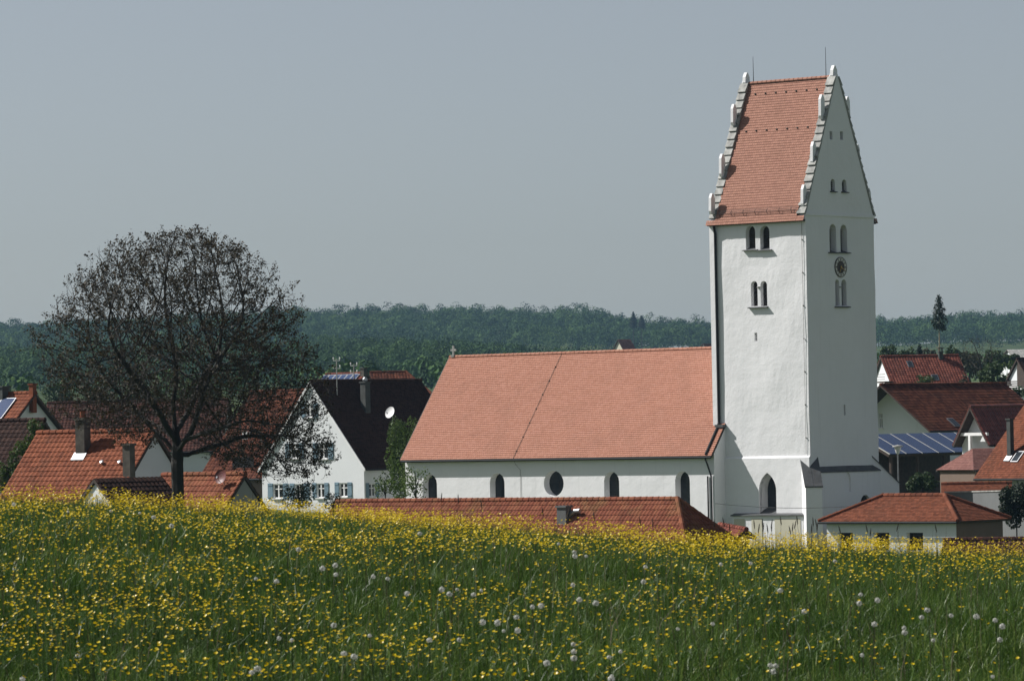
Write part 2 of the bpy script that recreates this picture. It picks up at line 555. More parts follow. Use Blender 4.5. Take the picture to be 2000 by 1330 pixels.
ys = np.concatenate([np.linspace(-300, 100, 9), np.linspace(110, 560, 60), np.linspace(600, 5000, 70)])
tag(grid_obj('ground', xs, ys, ground_z, ground_mat('village_grass', (0.03, 0.055, 0.016), (0.06, 0.095, 0.026), (0.10, 0.115, 0.045), 0.6)), kind='structure')
tag(grid_obj('meadow', np.linspace(-70, 70, 141), np.linspace(-30, 112, 190), meadow_z,
             ground_mat('meadow_soil', (0.010, 0.020, 0.006), (0.022, 0.042, 0.011), (0.02, 0.035, 0.01), 9.0)), kind='structure')

# ------------------------------------------------------------------ the church
church = thing('church', 'white parish church with long red tiled nave and tall saddle-roofed tower', 'church', (18.723, 283.237, 0.0), -0.695)
TW, ZE, ZB, ZR = 7.5, 21.23, 5.98, 30.15      # tower width, eave, set-off, ridge
F_O, F_A, F_N = (0, 0, 0), Vector((1, 0, 0)), Vector((0, -1, 0))     # tower face towards the nave side
E_A, E_N = Vector((0, 1, 0)), Vector((1, 0, 0))                      # tower face in the shade
def subdiv_noise(obj, cuts, amp, scale):
    """hand-plastered walls are never flat: cut the faces up and push the vertices about a little"""
    bm = bmesh.new()
    bm.from_mesh(obj.data)
    lay = None
    from mathutils import noise as mn
    bmesh.ops.subdivide_edges(bm, edges=bm.edges[:], cuts=cuts, use_grid_fill=True)
    for v in bm.verts:
        n = mn.noise_vector(v.co * scale)
        v.co += Vector((n.x, n.y, 0)) * amp
    bm.to_mesh(obj.data)
    bm.free()

# tower body: shaft, thicker foot, gables
tb = MB()
hx = TW
gab = [(0, ZE), (TW, ZE), (TW / 2, ZR + 0.25)]
tb.prism([(-TW, 0, -2), (0, 0, -2), (0, TW, -2), (-TW, TW, -2)], (0, 0, ZE + 2))
tower = tb.build('tower', M['plaster'], church)
subdiv_noise(tower, 14, 0.05, 0.45)
cut_tower, win_specs = [], []
def face_spec(px0, px1, py0, py1, face, kind, depth, off=0.0):
    """an opening on a tower face from its outline in the photo; OFF: how far the wall stands proud there"""
    if face == 'F':
        p, n, A = (0, -off, 0), F_N, F_A
    else:
        p, n, A = (off, 0, 0), E_N, E_A
    xm, ym = (px0 + px1) / 2, (py0 + py1) / 2
    a0 = loc_hit(church, px0, ym, p, n)
    a1 = loc_hit(church, px1, ym, p, n)
    zt = loc_hit(church, xm, py0, p, n).z
    zb = loc_hit(church, xm, py1, p, n).z
    w = (a1 - a0).dot(A)
    c = (a0 + a1) / 2
    return dict(O=Vector((c.x, c.y, zb)), A=A, N=n, w=w, h=zt - zb, kind=kind, depth=depth)
def cutter_of(s, extra=0.4):
    poly = on_wall(arch(s['w'], s['h'], s['kind']), s['O'], s['A'], s['N'], extra)
    return MB().prism(poly, s['N'] * -(extra + s['depth']))
def build_opening(s, parent, fill, sill=None, name='window', slats=True):
    """the thing in the recess: dark boarding or leaded glass, plus a sill"""
    O, A, Nn, w, h, d = s['O'], s['A'], s['N'], s['w'], s['h'], s['depth']
    mb = MB()
    poly = on_wall(arch(w + .03, h + .015, s['kind']), O, A, Nn, -d + 0.05)
    mb.prism(poly, Nn * -0.08)
    if slats and fill == 'louvre':
        z = 0.08
        while z < h - w * 0.3:
            a = w / 2 - 0.01
            if z > h - w / 2:
                a = math.sqrt(max(0.0, (w / 2) ** 2 - (z - (h - w / 2)) ** 2)) * .95
            p0 = O + Vector((0, 0, z)) + Nn * (-d + .05)
            mb.hull([p0 - A * a, p0 + A * a, p0 + A * a + Nn * .07 + Vector((0, 0, -.05)), p0 - A * a + Nn * .07 + Vector((0, 0, -.05)),
                     p0 - A * a + Vector((0, 0, .02)), p0 + A * a + Vector((0, 0, .02)), p0 + A * a + Nn * .07 + Vector((0, 0, -.03)), p0 - A * a + Nn * .07 + Vector((0, 0, -.03))],
                    [(0, 1, 2, 3), (7, 6, 5, 4), (3, 2, 6, 7)])
            z += 0.13
    elif fill == 'glass':
        for k in range(1, max(2, int(h / 0.45))):
            z = k * 0.45
            p0 = O + Vector((0, 0, z)) + Nn * (-d + .06)
            mb.tube([p0 - A * (w * .42), p0 + A * (w * .42)], 0.012, 4, 1)
        p0 = O + Nn * (-d + .06)
        mb.tube([p0, p0 + Vector((0, 0, h * .95))], 0.012, 4, 1)
    win = mb.build(name, [M[fill], M['black_metal']], parent)
    if sill:
        sm = MB()
        a = w / 2 + sill
        b = w / 2 + 0.005
        out, th = 0.16, 0.07
        zi = 0.16 if slats else 0.05
        p = lambda x, n, z: O + A * x + Nn * n + Vector((0, 0, z))
        sm.hull([p(-a, .002, -th), p(a, .002, -th), p(a, out, -th), p(-a, out, -th), p(-a, .002, .012), p(a, .002, .012), p(a, out, -th + .03), p(-a, out, -th + .03)],
                [(0, 3, 2, 1), (4, 5, 6, 7), (0, 1, 5, 4), (1, 2, 6, 5), (2, 3, 7, 6), (3, 0, 4, 7)])
        sm.hull([p(-b, 0, .012), p(b, 0, .012), p(b, -d + .04, zi), p(-b, -d + .04, zi)], [(0, 1, 2, 3)])
        sm.build('sill', M['slate'], win)
    return win
specs = [
    (face_spec(1456.7, 1475, 441, 488, 'F', 'round', .46), 'louvre', .22),
    (face_spec(1484.2, 1502.4, 441, 488, 'F', 'round', .46), 'louvre', .22),
    (face_spec(1466.6, 1479.6, 549, 598, 'F', 'round', .40), 'louvre', None),
    (face_spec(1485.4, 1498.2, 549, 598, 'F', 'round', .40), 'louvre', None),
    (face_spec(1473.8, 1479, 650, 666, 'F', 'rect', .45), 'dark', None),
    (face_spec(1620.3, 1633.5, 438, 493, 'E', 'round', .55), 'louvre', .2),
    (face_spec(1641.8, 1655.2, 439, 493, 'E', 'round', .55), 'louvre', .2),
    (face_spec(1631.2, 1639.4, 546, 597, 'E', 'round', .42), 'louvre', None),
    (face_spec(1643.6, 1653.6, 546, 597, 'E', 'round', .42), 'louvre', None),
    (face_spec(1648.2, 1651.4, 790, 811, 'E', 'rect', .4), 'dark', None),
]
cut(tower, [cutter_of(s) for s, _f, _s in specs])
for s, fl, si in specs:
    build_opening(s, tower, fl, si, 'window' if s['h'] > 0.9 and s['kind'] != 'rect' else 'slit_window')
# shared sills of the lower pairs
def shared_sill(px0, px1, py, face):
    s = face_spec(px0, px1, py - 6, py, face, 'rect', .1)
    O, A, Nn, w = s['O'], s['A'], s['N'], s['w']
    sm = MB()
    p = lambda x, n, z: O + A * x + Nn * n + Vector((0, 0, z))
    a = w / 2
    sm.hull([p(-a, -.38, 0), p(a, -.38, 0), p(a, .17, 0), p(-a, .17, 0), p(-a, -.38, .16), p(a, -.38, .16), p(a, .17, .06), p(-a, .17, .06)],
            [(0, 3, 2, 1), (4, 5, 6, 7), (0, 1, 5, 4), (1, 2, 6, 5), (2, 3, 7, 6), (3, 0, 4, 7)])
    sm.build('sill', M['slate'], tower)
shared_sill(1463, 1500.4, 602, 'F')
shared_sill(1629.6, 1658, 601, 'E')
# slender column between the lower openings
for fs in (face_spec(1479.6, 1485.4, 549, 598, 'F', 'rect', .1), face_spec(1639.4, 1643.6, 549, 597, 'E', 'rect', .1)):
    MB().lathe([(.13, fs['h'] - .42), (.13, fs['h'] - .36), (.11, fs['h'] - .35)], origin=fs['O'] + fs['N'] * .012, n=12).build('capital', M['coping'], tower)

# corner strip on the far-left tower edge, with the downpipe beside it
MB().box(-TW - .06, -TW + .30, -.13, .0, 7.8, ZE - .02).build('corner_pilaster', M['plaster'], church)
# moulding under the gable
MB().box(.004, .07, -.02, TW + .02, ZE - .02, ZE + .14).build('gable_moulding', M['plaster'], church)

# thicker foot
ft = MB()
PF, PE = 0.13, 0.34
zbe = 5.30
ft.prism([(-TW, -PF, -2), (.0, -PF, -2), (0, .2, -2), (-TW, .2, -2)], (0, 0, ZB + 1.9))
foot = ft.build('tower_foot', M['plaster'], church)
subdiv_noise(foot, 8, 0.02, 0.5)
arch_s = face_spec(1482.3, 1516, 923, 1003, 'F', 'pointed', 1.0, PF)
arch_s['depth'] = 0.98
cut(foot, [cutter_of(arch_s)])
cut(tower, [cutter_of(arch_s)])
wn = build_opening(arch_s, foot, 'glass', None, 'window')
_o, _w, _d = arch_s['O'], arch_s['w'], arch_s['depth']
ws = MB()
q = lambda x, n, z: _o + F_A * x + F_N * n + Vector((0, 0, z))
ws.hull([q(-_w / 2 - .02, .10, -.02), q(_w / 2 + .02, .10, -.02), q(_w / 2, -_d + .03, .42), q(-_w / 2, -_d + .03, .42), q(-_w / 2 - .02, .10, -.10), q(_w / 2 + .02, .10, -.10)],
        [(0, 1, 2, 3), (4, 5, 1, 0)])
ws.build('sill', M['slate'], wn)
# weathering slope on top of the foot
so = MB()
so.hull([(-TW + .8, -PF, ZB - .1), (0, -PF, ZB - .1), (0, -.001, ZB + .04), (-TW + .8, -.001, ZB + .04)], [(0, 1, 2, 3)])
so.build('set_off', M['plaster'], foot)
fe = MB()
fe.prism([(0.001, 0.05, -2), (PE, 0.05, -2), (PE, TW - .05, -2), (0.001, TW - .05, -2)], (0, 0, zbe + 2 - .3))
foot2 = fe.build('tower_foot', M['plaster'], church)
niche = face_spec(1651, 1662, 921, 960, 'E', 'pointed', .12, PE)
door_s = face_spec(1681, 1700, 966, 1010, 'E', 'round', .25, PE)
cut(foot2, [cutter_of(niche), cutter_of(door_s)])
build_opening(door_s, foot2, 'dark', None, 'portal', False)
sl = MB()
sl.hull([(0, .05, zbe), (PE + .06, .05, zbe - .33), (PE + .06, TW - .05, zbe - .33), (0, TW - .05, zbe), (PE + .06, .05, zbe - .40), (PE + .06, TW - .05, zbe - .40), (0.004, .05, zbe - .36), (.004, TW - .05, zbe - .36)],
        [(0, 1, 2, 3), (1, 4, 5, 2), (4, 6, 7, 5), (0, 6, 4, 1), (3, 2, 5, 7)])
sl.build('slate_ledge', M['slate'], foot2)

# diagonal buttresses
def buttress(cx, cy, dx, dy):
    d = Vector((dx, dy, 0)).normalized()
    t = Vector((-d.y, d.x, 0))
    c = Vector((cx, cy, 0))
    hw, pr = .52, 1.2
    p = lambda a, b, z: c + d * a + t * b + Vector((0, 0, z))
    back = -1.0
    body = MB()
    zw, zf = 5.33 + 1.0, 4.13
    vs = [p(back, -hw, -2), p(pr, -hw, -2), p(pr, hw, -2), p(back, hw, -2), p(back, -hw, zw - .06), p(pr, -hw, zf - .06), p(pr, hw, zf - .06), p(back, hw, zw - .06)]
    body.hull(vs, [(0, 3, 2, 1), (4, 5, 6, 7), (0, 1, 5, 4), (1, 2, 6, 5), (2, 3, 7, 6), (3, 0, 4, 7)])
    b = body.build('buttress', M['plaster'], church)
    cap = MB()
    e = .06
    s = (zw - zf) / (pr - back)
    f = pr + .07
    zff = zf - s * .07
    for b0, b1 in ((-hw - e, -.01), (.01, hw + e)):
        vs = [p(back, b0, zw - .06), p(f, b0, zff - .06), p(f, b1, zff - .06), p(back, b1, zw - .06), p(back, b0, zw + .03), p(f, b0, zff + .03), p(f, b1, zff + .03), p(back, b1, zw + .03)]
        cap.hull(vs, [(0, 3, 2, 1), (4, 5, 6, 7), (0, 1, 5, 4), (1, 2, 6, 5), (2, 3, 7, 6), (3, 0, 4, 7)])
    cap.build('slate_cap', M['slate'], b)
buttress(0, 0, 1, -1)
buttress(0, TW, 1, 1)

# gable walls of the tower, each a thin upright slab that stands a little above the tiles
def tower_gable(x0, x1):
    g = MB()
    g.prism([(x0, 0, ZE - .01), (x0, TW, ZE - .01), (x0, TW / 2 + .04, ZR + .30), (x0, TW / 2 - .04, ZR + .30)], (x1 - x0, 0, 0))
    return g.build('tower_gable', M['plaster'], church)
GT = 0.5
gE = tower_gable(-GT, -.002)
gW = tower_gable(-TW + .002, -TW + GT)
gs = [face_spec(1620.5, 1626, 257, 273, 'E', 'rect', .3), face_spec(1641, 1646.8, 257.5, 273.5, 'E', 'rect', .3),
      face_spec(1622.5, 1631, 350, 374, 'E', 'round', .32), face_spec(1644.5, 1653.5, 351, 375, 'E', 'round', .32)]
cut(gE, [cutter_of(s) for s in gs])
for s in gs[:2]:
    build_opening(s, gE, 'dark', None, 'vent_opening', False)
for s in gs[2:]:
    build_opening(s, gE, 'louvre', .1, 'window')
# sloping stone coping, laid in overlapping slabs
SL = Vector((0, TW / 2, ZR + .30 - ZE)).normalized()
def coping(parent, x0, x1, sgn):
    mb = MB()
    y0 = 0.0
    u = Vector((0, SL.y * sgn, SL.z))
    nn = Vector((0, -SL.z * sgn, SL.y))
    base = Vector((0, 0 if sgn > 0 else TW, ZE + .05))
    L = math.hypot(TW / 2, ZR + .30 - ZE) - .45
    n = 17
    for i in range(n):
        a, b = L * i / n, L * (i + 1) / n + .1
        th = .11 + .03 * random.random()
        ex = .05 + .02 * random.random()
        lift = .13
        vs = []
        for x in (x0 - ex, x1 + ex):
            p = Vector((x, 0, 0)) + base
            vs += [p + u * a + nn * 0.01, p + u * b + nn * .0, p + u * b + nn * (th - .05), p + u * a + nn * (th + lift * .5)]
        mb.hull(vs, [(0, 1, 2, 3), (7, 6, 5, 4), (3, 2, 6, 7), (0, 3, 7, 4), (0, 4, 5, 1), (1, 5, 6, 2)], 0)
    return mb.build('coping', M['coping'], parent)
for g, x0, x1 in ((gE, -GT, 0), (gW, -TW, -TW + GT)):
    coping(g, x0, x1, 1)
    coping(g, x0, x1, -1)
def pinnacle(parent, xc, yc, z0, z1, wx=.20, wy=.22, sgn=1):
    """small upright post with a pointed head; its foot is cut to the slope"""
    mb = MB()
    k = (ZR - ZE) / (TW / 2) * 0.45
    h = z1 - z0
    f0, f1 = yc - wy, yc + wy
    pts = [(f0, z0 + .25 * h * (1 if sgn > 0 else 0)), (f1, z0 + .25 * h * (0 if sgn > 0 else 1))]
    lo = z0 + .16
    pts = [(f0, lo), (yc - wy * .3, z0) if sgn > 0 else (yc + wy * .3, z0), (f1, lo)]
    if sgn > 0:
        pts = [(f0, lo + .05), (f0 + .08, z0), (f1, z0), (f1, z1 - .32), (yc + .07, z1 - .03), (yc - .04, z1), (f0 + .03, z1 - .30)]
    else:
        pts = [(f0, z0), (f1 - .08, z0), (f1, lo + .05), (f1 - .03, z1 - .30), (yc + .04, z1), (yc - .07, z1 - .03), (f0, z1 - .32)]
    mb.prism([(xc - wx / 2, y, z) for y, z in pts], (wx, 0, 0))
    return mb.build('pinnacle', M['plaster'], parent)
def pin_px(xc, px, py0, py1):
    p0 = loc_hit(church, px, py1, (xc, 0, 0), (1, 0, 0))
    p1 = loc_hit(church, px, py0, (xc, 0, 0), (1, 0, 0))
    return p0.y, p0.z, p1.z
eheights = []
for px, a, b in ((1570.3, 361, 405), (1589, 277, 322), (1605, 185, 233)):
    y, z0, z1 = pin_px(-GT / 2, px, a, b)
    eheights.append((y, z0, z1))
    pinnacle(gE, -GT / 2, y, z0, z1)
    pinnacle(gE, -GT / 2, TW - y, z0, z1, sgn=-1)
for px, a, b in ((1390.6, 378, 419), (1410.6, 301, 346), (1433.4, 204, 246)):
    y, z0, z1 = pin_px(-TW + GT / 2, px, a, b)
    pinnacle(gW, -TW + GT / 2, y, z0, z1)
    pinnacle(gW, -TW + GT / 2, TW - y, z0, z1, sgn=-1)
for g, xc, px, a, b in ((gE, -GT / 2, 1624.3, 128, 157), (gW, -TW + GT / 2, 1452, 142, 170)):
    y, z0, z1 = pin_px(xc, px, a, b)
    pinnacle(g, xc, TW / 2, ZR - .1, z1, .24, .24)

# tower roof between the gables
tr = MB()
ov = .34
rl = math.hypot(TW / 2 + ov, 0)
slope = (ZR - ZE) / (TW / 2)
for sgn in (1, -1):
    y0 = -ov if sgn > 0 else TW + ov
    ztr = ZE - ov * slope * 0.45
    up = Vector((0, sgn * (TW / 2 + ov), ZR - ztr))
    T = up.length
    O = Vector((-TW + GT, y0, ztr)) if sgn > 0 else Vector((-GT, y0, ztr))
    A = Vector((sgn, 0, 0))
    w = TW - 2 * GT
    nn = A.cross(up.normalized())
    tr.hull([O, O + A * w, O + A * w + up, O + up, O - nn * .12, O + A * w - nn * .12, O + A * w + up - nn * .12, O + up - nn * .12], [(3, 2, 1, 0), (4, 5, 6, 7), (0, 1, 5, 4)], 1)
    tiles(tr, O + nn * .02, A, up, T, 0, 0, w, w, .18, .18, thick=.028)
    # the roof runs past the gables' feet by a small skirt
    for xa, xb in ((-TW - .18, -TW + GT), (-GT, .08)):
        u2 = up * 0.035
        Ob = Vector((xa, y0, ztr)) if sgn > 0 else Vector((xb, y0, ztr))
        tiles(tr, Ob + nn * .015, A, up, u2.length, 0, 0, xb - xa, xb - xa, .17, .17)
ridge_caps(tr, (-TW + GT, TW / 2, ZR + .03), (-GT, TW / 2, ZR + .03), .12, .36)
# rows of roof hooks
t_roof = tr.build('tower_roof', [M['tower_tile'], M['wood']], church)
upf = Vector((0, TW / 2 + ov, ZR - (ZE - ov * slope * .45)))
Tn = Vector((1, 0, 0)).cross(upf.normalized())
Of = Vector((-TW + GT, -ov, ZE - ov * slope * .45))
for fr in (0.92, 0.655):
    for i in range(7):
        hk = MB()
        p = Of + Vector((.75 + i * .82, 0, 0)) + upf * fr + Tn * .03
        hk.lathe([(.06, 0), (.065, .04), (.04, .08)], axis=Tn, origin=p, n=8)
        hk.build('roof_hook', M['chimney'], t_roof)
sg = MB()
for i in range(7):
    p = Of + Vector((.35 + i * .95, 0, 0)) + upf * .055
    sg.tube([p, p + Tn * .22 + upf.normalized() * .15, p + Tn * .20 + upf.normalized() * .33], .018, 5)
for k in range(3):
    a = Of + upf * .055 + Tn * (.20) + upf.normalized() * (.16 + .10 * k)
    sg.tube([a, a + Vector((TW - 2 * GT, 0, 0))], .012, 5)
sg.build('snow_guard', M['black_metal'], t_roof)
# cornice board and gutter under the tower eave
cb = MB()
cb.box(-TW - .1, -.02, -.30, -.002, ZE - .40, ZE - .26)
cb.box(-TW - .1, -.02, TW + .002, TW + .30, ZE - .40, ZE - .26)
cb.build('eave_board', M['wood'], t_roof)
for px, pyt, xc in ((1467.5, 112, -TW + GT + .35), (1612.8, 93, -GT - .35)):
    zt = loc_hit(church, px, pyt, (xc, TW / 2, 0), (0, -1, 0)).z
    MB().tube([(xc, TW / 2, ZR), (xc, TW / 2, ZR + .5), (xc, TW / 2, zt)], [.03, .022, .012], 6).build('lightning_rod', M['black_metal'], t_roof)

# the clock on the shaded face
cs = face_spec(1629, 1653, 503, 541, 'E', 'circle', .1)
ck = MB()
cc = cs['O'] + Vector((0, 0, cs['h'] / 2))
cr = cs['h'] / 2
ck.lathe([(cr, -.05), (cr, .05), (cr * .93, .07), (cr * .93, .05), (cr * .66, .05), (cr * .66, .03), (.02, .03)], axis=E_N, origin=cc, n=36)
clock = ck.build('clock', M['clock_ring'], tower)
MB().lathe([(cr * .64, .03), (cr * .64, .055), (.02, .06)], axis=E_N, origin=cc, n=32).build('dial_centre', M['clock_face'], clock)
kn = MB()
for i in range(12):
    an = i * math.pi / 6
    rd = E_A * math.sin(an) + Vector((0, 0, math.cos(an)))
    tg = E_A * math.cos(an) - Vector((0, 0, math.sin(an)))
    a, b = cc + rd * cr * .69 + E_N * .052, cc + rd * cr * .90 + E_N * .052
    hw = .022 if i % 3 else .036
    kn.hull([a - tg * hw, a + tg * hw, b + tg * hw, b - tg * hw, a - tg * hw + E_N * .012, a + tg * hw + E_N * .012, b + tg * hw + E_N * .012, b - tg * hw + E_N * .012],
            [(4, 5, 6, 7), (0, 1, 5, 4), (1, 2, 6, 5), (2, 3, 7, 6), (3, 0, 4, 7)])
kn.lathe([(cr, .0), (cr * 1.04, .0), (cr * 1.04, .065), (cr * .98, .075)], axis=E_N, origin=cc, n=36, cap=False)
kn.build('numeral_mark', M['clock_face'], clock)
for an, ln in ((R(118), .55), (R(205), .4)):
    rd = E_A * math.sin(an) + Vector((0, 0, math.cos(an)))
    MB().tube([cc + E_N * .08 - rd * .08, cc + E_N * .08 + rd * ln * cr * 1.5], [.03, .012], 5).build('clock_hand', M['gold'], clock)

# nave
NL, NE, NY, NZE, NZR = -33.1, -6.65, -1.25, 6.55, 13.06
OVN = 0.34
nb = MB()
yb = TW + 1.25
sl_n = (NZR - 6.09) / (3.75 + 1.587)
prof = [(NY, -2), (yb, -2), (yb, 6.09 + .34 * sl_n - .10), (TW / 2, NZR - .15), (NY, 6.09 + .34 * sl_n - .10)]
nb.prism([(NL + .12, y, z) for y, z in prof], (-NL - .12 + NE - .04, 0, 0))
nave = nb.build('nave', M['plaster'], church)
def nspec(px0, px1, py0, py1, kind, depth):
    p, n = (0, NY, 0), F_N
    ym = (py0 + py1) / 2
    a0, a1 = loc_hit(church, px0, ym, p, n), loc_hit(church, px1, ym, p, n)
    zt, zb = loc_hit(church, (px0 + px1) / 2, py0, p, n).z, loc_hit(church, (px0 + px1) / 2, py1, p, n).z
    c = (a0 + a1) / 2
    h = zt - zb
    return dict(O=Vector((c.x, c.y, zb)), A=F_A, N=n, w=(a1.x - a0.x) if kind != 'circle' else h, h=h, kind=kind, depth=depth)
nspecs = [nspec(826, 853.5, 926, 992, 'round', .62), nspec(957, 985.5, 923.5, 990, 'round', .62), nspec(1064, 1099, 919, 969, 'circle', .62),
          nspec(1180, 1209.5, 921, 990, 'round', .62), nspec(1319, 1347.5, 920, 989, 'round', .62)]
cut(nave, [cutter_of(s) for s in nspecs])
for s in nspecs:
    build_opening(s, nave, 'glass', None, 'round_window' if s['kind'] == 'circle' else 'window')
# gable parapet end beside the tower, flat slate cap on top
cp = loc_hit(church, 1402, 831, (0, 0, 0), (0, -1, 0))
MB().box(NE - .62, NE + .05, -.36, .02, cp.z - .12, cp.z + .06).build('slate_cap', M['slate'], nave)
# nave roof
nr = MB()
LN = NE - NL
for sgn in (1, -1):
    y0 = -1.587 if sgn > 0 else TW + 1.587
    up = Vector((0, sgn * (3.75 + 1.587), NZR - 6.09))
    T = up.length
    O = Vector((NL, y0, 6.09)) if sgn > 0 else Vector((NE, y0, 6.09))
    A = Vector((sgn, 0, 0))
    nn = A.cross(up.normalized())
    nr.hull([O, O + A * LN, O + A * LN + up, O + up, O - nn * .14, O + A * LN - nn * .14, O + A * LN + up - nn * .14, O + up - nn * .14],
            [(3, 2, 1, 0), (4, 5, 6, 7), (0, 1, 5, 4), (0, 4, 7, 3), (1, 2, 6, 5)], 1)
    if sgn > 0:
        wcut = LN - .85      # beside the tower the slope stops at the tower wall
        tt = 1.587 / (3.75 + 1.587)
        tiles(nr, O + nn * .01, A, up, T, 0, 0, wcut, wcut, .185, .155, thick=.034)
        tiles(nr, O + nn * .01 + A * wcut, A, up, T * tt, 0, 0, .85, .85, .185, .155, thick=.034)
    else:
        tiles(nr, O + nn * .01, A, up, T, .85, .85, LN, LN, .36, .30)
ridge_caps(nr, (NL, TW / 2, NZR + .02), (-TW, TW / 2, NZR + .02), .11, .38)
n_roof = nr.build('nave_roof', [M['church_tile'], M['wood']], church)
vb = MB()
for sgn in (1, -1):
    y0 = -1.587 if sgn > 0 else TW + 1.587
    vb.prism([(NL - .05, y0, 6.09 - .1), (NL - .05, TW / 2, NZR - .1), (NL - .05, TW / 2, NZR + .05), (NL - .05, y0, 6.09 + .05)], (.05, 0, 0))
vb.build('verge_board', M['wood'], n_roof)
# crack-like line of the lightning conductor running down the tiles with its clips
upn = Vector((0, 3.75 + 1.587, NZR - 6.09))
nnn = Vector((1, 0, 0)).cross(upn.normalized())
xm = loc_hit(church, 1003, 893, (0, -1.587, 6.09), (0, -1, 0)).x
cl = MB()
pts = []
for i in range(16):
    f = i / 15
    pts.append(Vector((xm, -1.587, 6.09)) + upn * f + nnn * .06)
cl.tube(pts, .012, 4)
for i in range(1, 15, 2):
    cl.lathe([(.04, 0), (.045, .04), (.02, .07)], axis=nnn, origin=pts[i] - nnn * .02, n=6)
zw = 6.0
cl.tube([pts[0], Vector((xm + .05, -1.45, 5.7)), Vector((xm + .3, NY - .03, 5.35)), Vector((xm + .3, NY - .03, 0))], .010, 4)
cl.build('lightning_conductor', M['chimney'], n_roof)
gt = MB()
gt.tube([(NL + .1, -1.63, 6.0), (NE, -1.63, 6.0)], .075, 8)
gt.build('gutter', M['black_metal'], n_roof)
# stone cross on the far gable
zc = NZR
x = NL + .35
cx = MB()
cx.box(x - .14, x + .14, TW / 2 - .14, TW / 2 + .14, zc, zc + .16)
cx.box(x - .055, x + .055, TW / 2 - .06, TW / 2 + .06, zc + .16, zc + .78)
cx.box(x - .24, x - .055, TW / 2 - .05, TW / 2 + .05, zc + .42, zc + .56)
cx.box(x + .055, x + .24, TW / 2 - .05, TW / 2 + .05, zc + .42, zc + .56)
cx.build('stone_cross', M['coping'], n_roof)
# downpipes
xp = -TW + .42
dz = lambda y: 6.09 + (y + 1.587) * sl_n
dp = MB()
dp.tube([(xp, -.28, ZE - .35), (xp - .02, -.12, ZE - .9), (xp - .02, -.10, 12), (xp - .02, -.10, dz(-.1) + .2)], .085, 8)
dp.tube([(xp - .02, -.10, dz(-.1) + .2), (xp - .02, -.3, dz(-.3) + .12), (xp - .02, -1.6, dz(-1.6) + .12)], .085, 8)
dp.build('downpipe', M['black_metal'], church)
dq = MB()
dq.tube([(xp - .05, -1.66, 6.0), (xp + .05, -1.5, 5.5), (xp + .18, NY - .08, 4.8), (xp + .2, NY - .08, -1)], .055, 8)
dq.build('downpipe', M['black_metal'], church)
bp = loc_hit(church, 1386.5, 960, (0, NY, 0), (0, -1, 0))
MB().tube([(bp.x - .1, NY - .07, bp.z + 1.0), (bp.x - .1, NY - .07, -1)], .05, 8).build('downpipe', M['black_metal'], church)
# lightning conductor on the tower, close to the lit corner
lc = MB()
cpts = [Vector((-.28, -.035 - .004 * math.sin(i), ZE - .5 - i * (ZE - 6.6) / 14)) for i in range(15)]
lc.tube(cpts, .010, 4)
for p in cpts[1::2]:
    lc.box(p.x - .03, p.x + .03, -.06, 0.0, p.z - .03, p.z + .03)
lc.build('lightning_conductor', M['chimney'], tower)

# low annex with slate top against the tower foot: white and beige panels
a0 = loc_hit(church, 1430, 1004, (0, -.55, 0), (0, -1, 0))
a1 = loc_hit(church, 1568, 1004, (0, -.55, 0), (0, -1, 0))
zt = (a0.z + a1.z) / 2
an = MB().box(a0.x, a1.x, -.50, -PF - .002, -2, zt - .12)
annex = an.build('memorial_wall', M['plaster'], church)
MB().hull([(a0.x - .1, -.62, zt - .12), (a1.x + .02, -.62, zt - .12), (a1.x + .02, -PF - .01, zt + .06), (a0.x - .1, -PF - .01, zt + .06), (a0.x - .1, -.62, zt - .05), (a1.x + .02, -.62, zt - .05)],
          [(4, 5, 2, 3), (0, 1, 5, 4), (0, 4, 3), (1, 2, 5), (0, 3, 2, 1)]).build('slate_top', M['slate'], annex)
for f0, f1, mt in ((.02, .17, 'plaster_beige'), (.27, .42, 'plaster_beige'), (.60, .96, 'plaster_beige')):
    w = a1.x - a0.x
    MB().box(a0.x + w * f0, a0.x + w * f1, -.53, -.499, -2, zt - .28).build('memorial_panel', M[mt], annex)

